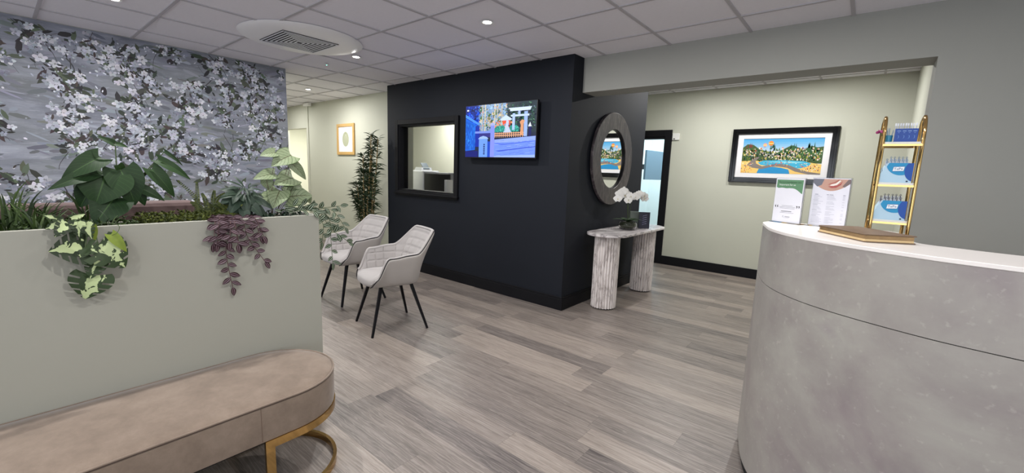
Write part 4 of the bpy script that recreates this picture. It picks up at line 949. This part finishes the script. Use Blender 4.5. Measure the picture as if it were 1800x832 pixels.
def strands(name, label, y, paths, mat, L, W, stepd, stem_mat, seed):
    rg = random.Random(seed); t = thing(name, label, 'plant', (-2.3, y, SOIL)); sb_ = MB(); lb = MB()
    for p in paths:
        q = [Vector(v) for v in spline([(x,y_,z) for x,y_,z in p], 8)]; sb_.tube(q, .0014, 6); acc = 0; side = 1
        for a, b in zip(q, q[1:]):
            acc += (b-a).length
            if acc > stepd:
                acc = 0; side = -side; d = (b-a).normalized(); out = Vector((0, side, 0))
                if abs(d.y) > .8: out = Vector((.3, 0, side))
                tip = a + (out*rg.uniform(.75,1.05)+d*rg.uniform(.25,.7)+Vector((rg.uniform(.0,.35),0,rg.uniform(-.1,.15)))).normalized()*L*rg.uniform(.8,1.15)
                lb.leaf(a, tip, W*rg.uniform(.85,1.15), 'oval', .12, .18, (1, rg.uniform(-.4,.4), rg.uniform(0,.6)), nu=8, nv=8)
        d = (q[-1]-q[-2]).normalized(); lb.leaf(q[-1], q[-1]+d*L, W, 'oval', .1, .15, (1,.2,.2), nu=8, nv=8)
    sb_.build('stems', stem_mat, t, smooth=60); lb.build('leaves', mat, t, smooth=70); return t
strands('purple_tradescantia', 'purple striped trailing plant hanging in strands down the planter front', .63, PUR+[[(a+.006,b+.012,c) for a,b,c in PUR[2]],[(a+.012,b-.008,c+.004) for a,b,c in PUR[3]],[(a+.008,b+.01,c) for a,b,c in PUR[4][:3]]], LM['purple'], .042, .022, .015, plain('purple_stem', (92,66,66), .6), 3)
strands('green_tradescantia', 'green and silver striped trailing plant spilling over the planter end', 1.0, GRN, LM['stripe'], .046, .021, .019, m_stem, 8)
def blades(name, label, y, paths, extra, mat, W, seed, spread=.06, hmax=.12):
    rg = random.Random(seed); t = thing(name, label, 'plant', (-2.3, y, SOIL)); lb = MB()
    def blade(a, m, b, w_):
        q = spline([a, m, b], 6); 
        vs = []; cols = []; rr = rg.random()
        for i, p in enumerate(q):
            v = i/(len(q)-1); h = w_*.5*(1-v)**.6; 
            for u, o_ in ((0,-h),(.5,0),(1,h)): vs.append((p[0]+(.25*h if u == .5 else 0), p[1]+o_, p[2])); cols.append((u,v,rr,1))
        lb.add(vs, [(3*i+k,3*i+k+1,3*i+k+4,3*i+k+3) for i in range(len(q)-1) for k in (0,1)], cols)
    for p in paths: blade((p[0][0],p[0][1],SOIL), p[1], p[2], W)
    for k in range(extra):
        a = Vector((-2.3+rg.uniform(-.1,.1), y+rg.uniform(-spread,spread), SOIL)); an = rg.uniform(0,6.28); r_ = rg.uniform(.02,.09); h = rg.uniform(.5,1)*hmax
        m = a+Vector((math.cos(an)*r_*.35, math.sin(an)*r_*.35, h*.7)); b = a+Vector((math.cos(an)*r_, math.sin(an)*r_, h)); blade(tuple(a), tuple(m), tuple(b), W*.8)
    lb.build('blades', mat, t, smooth=60); return t
blades('ornamental_grass', 'spiky dark green grass plant at the left end of the planter view', .03, GRASS, 110, LM['grass'], .010, 2, .10, .13)
blades('ornamental_grass', 'thin spiky grass tuft behind the heart-leaf plant', .22, SPIKE, 40, LM['grass'], .006, 5, .05, .10)
def fern(name, label, y, paths, extra, seed, sp, hmax, mat):
    rg = random.Random(seed); t = thing(name, label, 'plant', (-2.3, y, SOIL)); lb = MB(); sb_ = MB()
    P_ = [spline(p, 7) for p in paths]
    for k in range(extra):
        a = Vector((-2.3+rg.uniform(-.09,.09), y+rg.uniform(-sp,sp), SOIL)); an = rg.uniform(0,6.28); r_ = rg.uniform(.03,.08); h = rg.uniform(.5,1)*hmax
        P_.append(spline([tuple(a), tuple(a+Vector((math.cos(an)*r_*.3, math.sin(an)*r_*.3, h*.75))), tuple(a+Vector((math.cos(an)*r_, math.sin(an)*r_, h)))], 7))
    for q in P_:
        q = [Vector(v) for v in q]; sb_.tube(q, .0009, 5); n_ = len(q)
        for i in range(1, n_-1):
            for f_ in (0, .5):
                p = q[i].lerp(q[i+1], f_); d = (q[i+1]-q[i]).normalized(); v = (i+f_)/n_; L = .020*(1-v*.8)
                s_ = d.cross(Vector((1,0,0))); s_ = s_.normalized() if s_.length > .1 else Vector((0,1,0))
                for sg in (-1,1): lb.leaf(p, p+(s_*sg+d*.35).normalized()*L, .0055, 'lance', .1, .1, (1,0,.3), nu=2, nv=3, rnd=rg.random())
    sb_.build('stems', m_stem, t); lb.build('fronds', mat, t, smooth=60); return t
fern('fern', 'yellow-green feathery fern right of the heart-leaf plant', .66, FERN, 34, 4, .09, .10, LM['fern'])
rg = random.Random(12)
def sedum(name, label, y0, y1, n, mat, zmax):
    t = thing(name, label, 'plant', (-2.3, (y0+y1)/2, SOIL)); lb = MB()
    for k in range(n):
        x = -2.3+rg.uniform(-.12,.135); y = rg.uniform(y0,y1); h = rg.uniform(.4,1)*zmax; c = Vector((x,y,SOIL+h)); lb.leaf((x,y,SOIL), tuple(c), .006, 'grass', .05, .1, (1,0,.1), nu=2, nv=3, rnd=.2)
        for i in range(7): a = rg.uniform(0,6.28); e = rg.uniform(-.2,1.1); d = Vector((math.cos(a)*math.cos(e), math.sin(a)*math.cos(e), math.sin(e))); lb.leaf(c, c+d*rg.uniform(.008,.015), .0065, 'lance', .1, .2, (d.y+.1,-d.x,.6), nu=2, nv=3, rnd=rg.random())
    lb.build('leaves', mat, t); return t
sedum('sedum', 'low carpet of tiny yellow-green leaves in the middle of the planter', .36, .60, 330, LM['fern'], .062)
sedum('ground_ivy', 'dark low creeper filling the planter between the grasses', -.12, .34, 260, LM['grass'], .05)
sedum('low_creeper', 'dark low creeper at the foot of the pale caladium', .60, 1.0, 220, LM['dark'], .045)
# ================================================================ CONSOLE TABLE
CX, CY0, CY1, CR = -1.977, 3.735, 5.13, .212
t = thing('console_table', 'white marble console table on two fluted stone columns below the round mirror', 'console table', (CX,(CY0+CY1)/2,0))
o_ = []
for k in range(25): a = PI*k/24; o_.append((CX+CR*math.cos(a), CY1-CR+CR*math.sin(a)))
for k in range(25): a = PI+PI*k/24; o_.append((CX+CR*math.cos(a), CY0+CR+CR*math.sin(a)))
MB().prism(o_, .758, .782).build('table_top', m_marble, t, smooth=35, bevel=.004)
for yc in (3.945, 4.90):
    fl = []; N = 26
    for k in range(N*8): a = 2*PI*k/(N*8); r_ = .112+.017*abs(math.sin(a*N/2))**.6; fl.append((CX+r_*math.cos(a), yc+r_*1.02*math.sin(a)))
    MB().prism(fl, .012, .758).build('fluted_leg', m_marbleleg, t, smooth=60); 
    MB().lathe([(.112,0),(.112,.012)], (CX,yc,0), 40).build('foot_pad', m_gap, t, smooth=40)
# orchid in glass bowl
OX, OY, OZ = -1.975, 4.40, .782
t = thing('potted_orchid', 'white orchid in a low round glass bowl on the console table', 'plant', (OX,OY,OZ))
MB().lathe([(.055,.001),(.088,.012),(.104,.045),(.100,.075),(.094,.084),(.090,.084),(.096,.074),(.099,.045),(.084,.016),(.05,.006)], (OX,OY,OZ), 40).build('glass_bowl', m_glass, t, smooth=60)
MB().lathe([(.045,.008),(.078,.018),(.090,.045),(.085,.066),(.05,.082),(.01,.088)], (OX,OY,OZ), 28).build('moss', m_moss, t, smooth=60)
random.seed(31); sb_ = MB(); lb = MB(); pb = MB(); yb = MB()
for an, L in ((.2,.15),(1.6,.14),(2.7,.15),(3.9,.17),(5.0,.15),(5.7,.17),(.9,.12),(4.5,.13)):
    a = Vector((OX,OY,OZ+.085)); b = a+Vector((math.cos(an)*L, math.sin(an)*L, .05)); lb.leaf(a, b, .062, 'oval', .25, .25, (0,0,1), nv=8)
lb.build('leaves', LM['green'], t, smooth=70)
flw = []
def ostem(pts, ts):
    q = [Vector(p) for p in spline([(OX+x,OY+y,OZ+z) for x,y,z in pts], 8)]; sb_.tube(q, .0022, 6)
    for f_ in ts: flw.append((q[min(len(q)-1, int(f_*(len(q)-1)))]))
ostem([(0,0,.08),(-.01,-.01,.25),(-.03,-.03,.37),(-.05,-.10,.40),(-.05,-.19,.33)], (.55,.62,.70,.78,.86,.93,1))
ostem([(0,.01,.08),(.01,.02,.26),(.02,.06,.36),(.04,.16,.38),(.07,.28,.34)], (.55,.63,.72,.80,.88,.95))
ostem([(0,0,.08),(-.02,0,.24),(-.04,.02,.35),(-.05,-.03,.41),(-.06,-.09,.42)], (.6,.7,.8,.9,1))
ostem([(0,0,.08),(0,-.02,.22),(.02,-.02,.34),(.04,-.08,.37),(.05,-.14,.33)], (.6,.72,.84,.95))
m_ocent = plain('orchid_yellow', (190,176,90), .6)
for i, c in enumerate(flw):
    pb = MB(); yb = MB()
    f_ = Vector((.55+random.uniform(-.4,.4), -.8+random.uniform(-.3,.3), random.uniform(-.2,.25))).normalized(); xx = f_.cross(Vector((0,0,1))).normalized(); yy = xx.cross(f_)
    c = c + f_*.012 + Vector((random.uniform(-.012,.012), random.uniform(-.01,.01), random.uniform(-.022,.015)))
    for k, (an, L, Wd) in enumerate(((PI/2,.044,.036),(PI*.02,.050,.052),(PI*.98,.050,.052),(PI*1.28,.042,.033),(PI*1.72,.042,.033))):
        d = xx*math.cos(an)+yy*math.sin(an); pb.leaf(c, c+d*L, Wd, 'oval', .15, -.1, tuple(f_), nu=4, nv=6)
    yb.leaf(c+f_*.002, c+f_*.010-yy*.012, .010, 'oval', .1, .2, tuple(f_), nu=2, nv=4)
    pb.has = False; yb.has = False; bo = pb.build('blossom', m_petal, t, smooth=60); yb.build('blossom_centre', m_ocent, bo, smooth=60)
sb_.build('flower_stems', m_stem, t, smooth=60)
# card stand
t = thing('presentation_card', 'upright dark navy booklet with pale script standing behind the orchid', 'booklet', (-1.89,4.64,.782), math.radians(38))
MB().box((-.06,-.004,0),(.06,.008,.185)).build('booklet', m_navycard, t, world=False)
mb = MB(); M = Matrix(((1,0,0,-.06),(0,0,-1,-.0042),(0,1,0,0),(0,0,0,1))); A = flat_art(mb, .12, .185, M)
for k in range(5): v = .78-k*.13; A([(.35,v),(.7,v+.06),(.72,v+.045),(.37,v-.015)], (170,170,200), 1); A([(.3,v-.03),(.5,v+.03),(.52,v+.02),(.32,v-.045)], (120,120,160), 1)
mb.build('printed_script', m_print, t, world=False)
t = thing('booklet_box', 'grey-green box standing between the orchid and the navy booklet', 'box', (-2.02,4.66,.782), math.radians(30))
MB().box((-.05,-.03,0),(.05,.03,.18)).build('carton', m_greenglass, t, world=False, bevel=.002)
# ================================================================ ROUND MIRROR
MYc, MZc, MA, MBb = 4.365, 1.538, .465, .498
t = thing('oval_mirror', 'round wall mirror with a wide dark marbled frame above the console table', 'mirror', (-2.21,MYc,MZc))
def ell(a, b, n=72): return [(a*math.cos(2*PI*k/n), b*math.sin(2*PI*k/n)) for k in range(n)]
MM = Matrix(((0,0,1,-2.225),(1,0,0,MYc),(0,1,0,MZc),(0,0,0,1)))
mb = MB(); mb.ring(ell(MA,MBb), ell(MA*.63,MBb*.645), .012, .045, MM); mb.build('frame', m_darkmarble, t, smooth=40, bevel=.004)
MB().prism(ell(MA*.66,MBb*.67), .008, .020, MM).build('mirror_glass', m_mirror, t)
MB().ring(ell(MA*.63+.001,MBb*.645+.001), ell(MA*.615,MBb*.632), .0195, .036, MM).build('inner_rim', m_blackmetal, t, smooth=40)
MB().prism(ell(MA*.8,MBb*.8), .0005, .012, MM).build('back_plate', m_blackwood, t)
# ================================================================ ARMCHAIRS
def superU(s, hw, yb, yf, e=.62):
    a = min(1, abs(s)/.55); ang = a*PI/2; ym = .02
    if abs(s) <= .55: x = hw*math.sin(ang)**e; y = ym+(yb-ym)*max(0,math.cos(ang))**e
    else: k = (abs(s)-.55)/.45; x = hw*(1-.10*k*k); y = ym+(yf-ym)*k
    return (x if s >= 0 else -x), y
def toph(s):
    a = abs(s)
    h = .835-.175*sm(.20,.46,a) - .02*sm(.46,.75,a)
    return h - .175*sm(.80,1.0,a)
def shell(off, topoff=0, zb=.405):
    def f(u, v):
        s = 2*u-1; zt = toph(s)-topoff; lean = (zt-.64)*.55
        tx, ty = superU(s, .285-off, .225-off, -.215+.0*off); bx, by = superU(s, .205-off*.4, .175-off, -.205)
        k = v**.55; narrow = 1-.10*sm(.62,.83,zt)*v
        x = (bx+(tx-bx)*k)*narrow; y = by+(ty-by)*k + lean*v*sm(.0,1.,v)*(1-sm(.5,.85,abs(s)))
        y += (-.03*sm(.75,1,abs(s)))*(1-v)
        return (x, y, zb+(zt-zb)*v)
    return f
def make_chair(label):
    t = thing('armchair', label, 'armchair', (0,0,0), 0, 'grey waiting room armchairs')
    MB().grid(shell(0), 48, 12).build('outer_shell', m_chairout, t, smooth=80, world=False, solid=.016, subsurf=1)
    inner = MB()
    base_f = shell(.020, .004, .43)
    def quilt(u, v):
        p = Vector(base_f(u, v)); s = 2*u-1
        gz = abs(((p.z-.47)/.066) % 1 - .5)*2; gu = abs((u*14) % 1-.5)*2
        d = .008*(1-max(gz**7, (gu**16)*(1 if p.z < .72 else .3)))
        c = Vector((0,-.02,p.z)); dirn = (c-p); dirn.z = 0
        return tuple(p + dirn.normalized()*d)
    inner.grid(quilt, 140, 42); inner.build('quilted_lining', m_chairin, t, smooth=80, world=False)
    # piping along the shell edge
    pts = []; f = shell(.001)
    for k in range(71): p = Vector(f(k/70, 1)); pts.append(p+Vector((0,0,.004)))
    for v in (.75,.5,.25,0): pts.append(Vector(f(1,v))+Vector((0,-.006,0)))
    pts = [Vector(f(0,v))+Vector((0,-.006,0)) for v in (0,.25,.5,.75)] + pts
    MB().tube(pts, .0042, 8).build('edge_piping', m_piping, t, smooth=60, world=False)
    pts2 = [Vector(shell(.014)(k/70,1))+Vector((0,0,.001)) for k in range(71)]; MB().tube(pts2, .0125, 10).build('edge_roll', m_chairin, t, smooth=60, world=False)
    # seat pad
    sp = MB(); N = 40; lay = [(.90,.412),(.985,.42),(1,.44),(.99,.462),(.95,.477),(.8,.487),(.5,.491),(.05,.492)]
    vs = []
    for k_, z in lay:
        for i in range(N):
            a = 2*PI*i/N; ca, sa = math.cos(a), math.sin(a); x = .215*abs(ca)**.6*(1 if ca > 0 else -1); y = -.055+.215*abs(sa)**.6*(1 if sa > 0 else -1); vs.append((x*k_, -.055+(y+.055)*k_, z-(.012 if y < -.22 else 0)*k_))
    sp.add(vs, [(j*N+i, j*N+(i+1)%N, (j+1)*N+(i+1)%N, (j+1)*N+i) for j in range(len(lay)-1) for i in range(N)] + [tuple(range(N-1,-1,-1)), tuple((len(lay)-1)*N+i for i in range(N))])
    sp.build('seat_cushion', m_chairin, t, smooth=70, world=False)
    MB().prism([(x*.98,y) for x,y in [superU(-1+2*k/24,.20,.165,-.2) for k in range(25)]], .398, .414).build('seat_base', m_chairout, t, world=False)
    for (x0,y0,x1,y1) in ((-.14,-.14,-.225,-.245),(.14,-.14,.225,-.245),(-.14,.11,-.235,.225),(.14,.11,.235,.225)):
        MB().tube([(x0,y0,.402),(x1,y1,.0)], [.0185,.0125], 4).build('leg', m_blackmetal, t, world=False, bevel=.002)
    return t
ch = make_chair('light grey quilted armchair nearest the camera, in front of the navy wall'); ch.location = (-3.06,2.11,0); ch.rotation_euler = (0,0,math.radians(-15))
dup(ch, (-4.0,2.29,0), math.radians(-2), 'light grey quilted armchair farther back, partly hidden by the planter end')
# ================================================================ CORNER PALM
t = thing('bamboo_palm', 'tall bamboo-like palm with narrow dark leaves in the hallway corner', 'plant', (-5.55,3.42,0))
MB().lathe([(.12,0),(.15,.02),(.17,.30),(.16,.32),(.148,.32),(.145,.27)], (-5.55,3.42,0), 36).build('pot', m_pot, t, smooth=40)
MB().lathe([(.146,.26),(.02,.275)], (-5.55,3.42,0), 36).build('soil', m_soil, t, smooth=60)
rg = random.Random(17); lb = MB(); 
heads = []
for (dx, dy, x1, y1, zt) in ((-.05,.0,-5.48,3.47,1.72),(.03,-.03,-5.40,3.40,1.80),(.06,.03,-5.31,3.45,1.75),(-.02,.05,-5.62,3.45,1.42),(-.08,-.02,-5.80,3.40,1.12),(.0,-.06,-5.50,3.33,1.30),(.09,.0,-5.33,3.38,1.25),(.02,.02,-5.66,3.34,.86),(.05,-.04,-5.36,3.30,.95),(-.07,.03,-5.72,3.46,1.30),(-.09,.02,-5.90,3.42,.98),(.02,.04,-5.42,3.42,1.62),(-.03,-.05,-5.58,3.38,1.52)):
    a = Vector((-5.55+dx,3.42+dy,.26)); b = Vector((x1,y1,zt)); q = [a, a.lerp(b,.35)+Vector((rg.uniform(-.01,.01),0,.06)), a.lerp(b,.7)+Vector((0,0,.03)), b]; q = [Vector(v) for v in spline([tuple(v) for v in q], 6)]
    MB().tube(q, [.013-.008*i/len(q) for i in range(len(q))], 8).build('cane', m_browncane, t, smooth=60)
    for f_ in (.38,.46,.54,.62,.69,.76,.82,.88,.93,.97,1):
        c = q[min(len(q)-1, int(f_*(len(q)-1)))]
        for k in range(9):
            an = rg.uniform(0,6.28); e = rg.uniform(-.3,.8); L = rg.uniform(.08,.17); d = Vector((math.cos(an)*math.cos(e), math.sin(an)*math.cos(e)*.8, math.sin(e))); tip = c+d*L
            if tip.y > 3.76 or (tip.x > -5.20 and tip.y > 3.44) or tip.x > -5.0: continue
            lb.leaf(c, tip, .015, 'lance', .45, .15, (d.y,-d.x,.8), nu=2, nv=6, rnd=rg.random())
lb.build('foliage', LM['palm'], t, smooth=70)
# ================================================================ OFFICE BEHIND THE WINDOW
t = thing('office_worktop', 'pale worktop behind the office window', 'worktop', (-5.0,4.3,0))
MB().box((-6.4,3.92,.96),(-3.4,4.55,1.0)).build('top', m_cream, t, bevel=.002); MB().box((-6.38,3.95,0),(-6.3,4.5,.96)).build('side_panel', m_cream, t); MB().box((-3.5,3.95,0),(-3.42,4.5,.96)).build('side_panel', m_cream, t)
t = thing('scanner_unit', 'white boxy scanner with rounded top and tilted tablet behind the window', 'machine', (-5.26,4.2,1.0))
MB().box((-5.46,4.05,1.0),(-5.06,4.36,1.335)).build('body', m_plastic, t, bevel=.02)
MB().prism([(-.09,0),(.09,0),(.07,.05),(-.05,.05)], -.1, .1, Matrix(((1,0,0,-5.26),(0,0,1,4.2),(0,1,0,1.335),(0,0,0,1)))).build('tablet_stand', m_plastic, t)
MB().box((-.06,-.06,0),(.06,.06,.010), Matrix.Translation((-5.22,4.2,1.40)) @ Matrix.Rotation(math.radians(48),4,'Y')).build('tablet', m_screenoff, t, bevel=.003)
MB().tube(spline([(-5.40,4.05,1.34),(-5.50,4.05,1.36),(-5.56,4.06,1.28),(-5.53,4.06,1.16),(-5.50,4.06,1.01)],6), .008, 8).build('cable', m_plastic, t, smooth=60)
t = thing('office_monitor', 'black back of a monitor in the office behind the window', 'monitor', (-4.78,4.15,1.0))
mb = MB(); mb.prism([(-5.06,4.06),(-4.56,4.10),(-4.56,4.13),(-5.06,4.10)], 1.035, 1.295); mb.build('display_panel', m_darkplastic, t, bevel=.004)
MB().box((-4.86,4.13,1.0),(-4.78,4.17,1.2)).build('stand', m_darkplastic, t); MB().box((-4.92,4.08,1.0),(-4.72,4.24,1.012)).build('foot', m_darkplastic, t)
t = thing('card_machine', 'flat grey tray unit beside the scanner behind the window', 'machine', (-4.93,4.38,1.0))
MB().box((-5.06,4.27,1.0),(-4.80,4.5,1.315)).build('body', plain('mid_grey_plastic', (150,152,156), .4), t, bevel=.01)
t = thing('paper_holder', 'narrow white paper box at the right side of the office window', 'box', (-4.49,4.1,1.0))
MB().box((-4.50,3.96,1.0),(-4.46,4.08,1.22)).build('carton', m_white, t, bevel=.003)
for o in list(bpy.data.objects):
    if o.type == 'MESH' and not o.parent and 'label' not in o and 'kind' not in o: print('UNTAGGED', o.name)
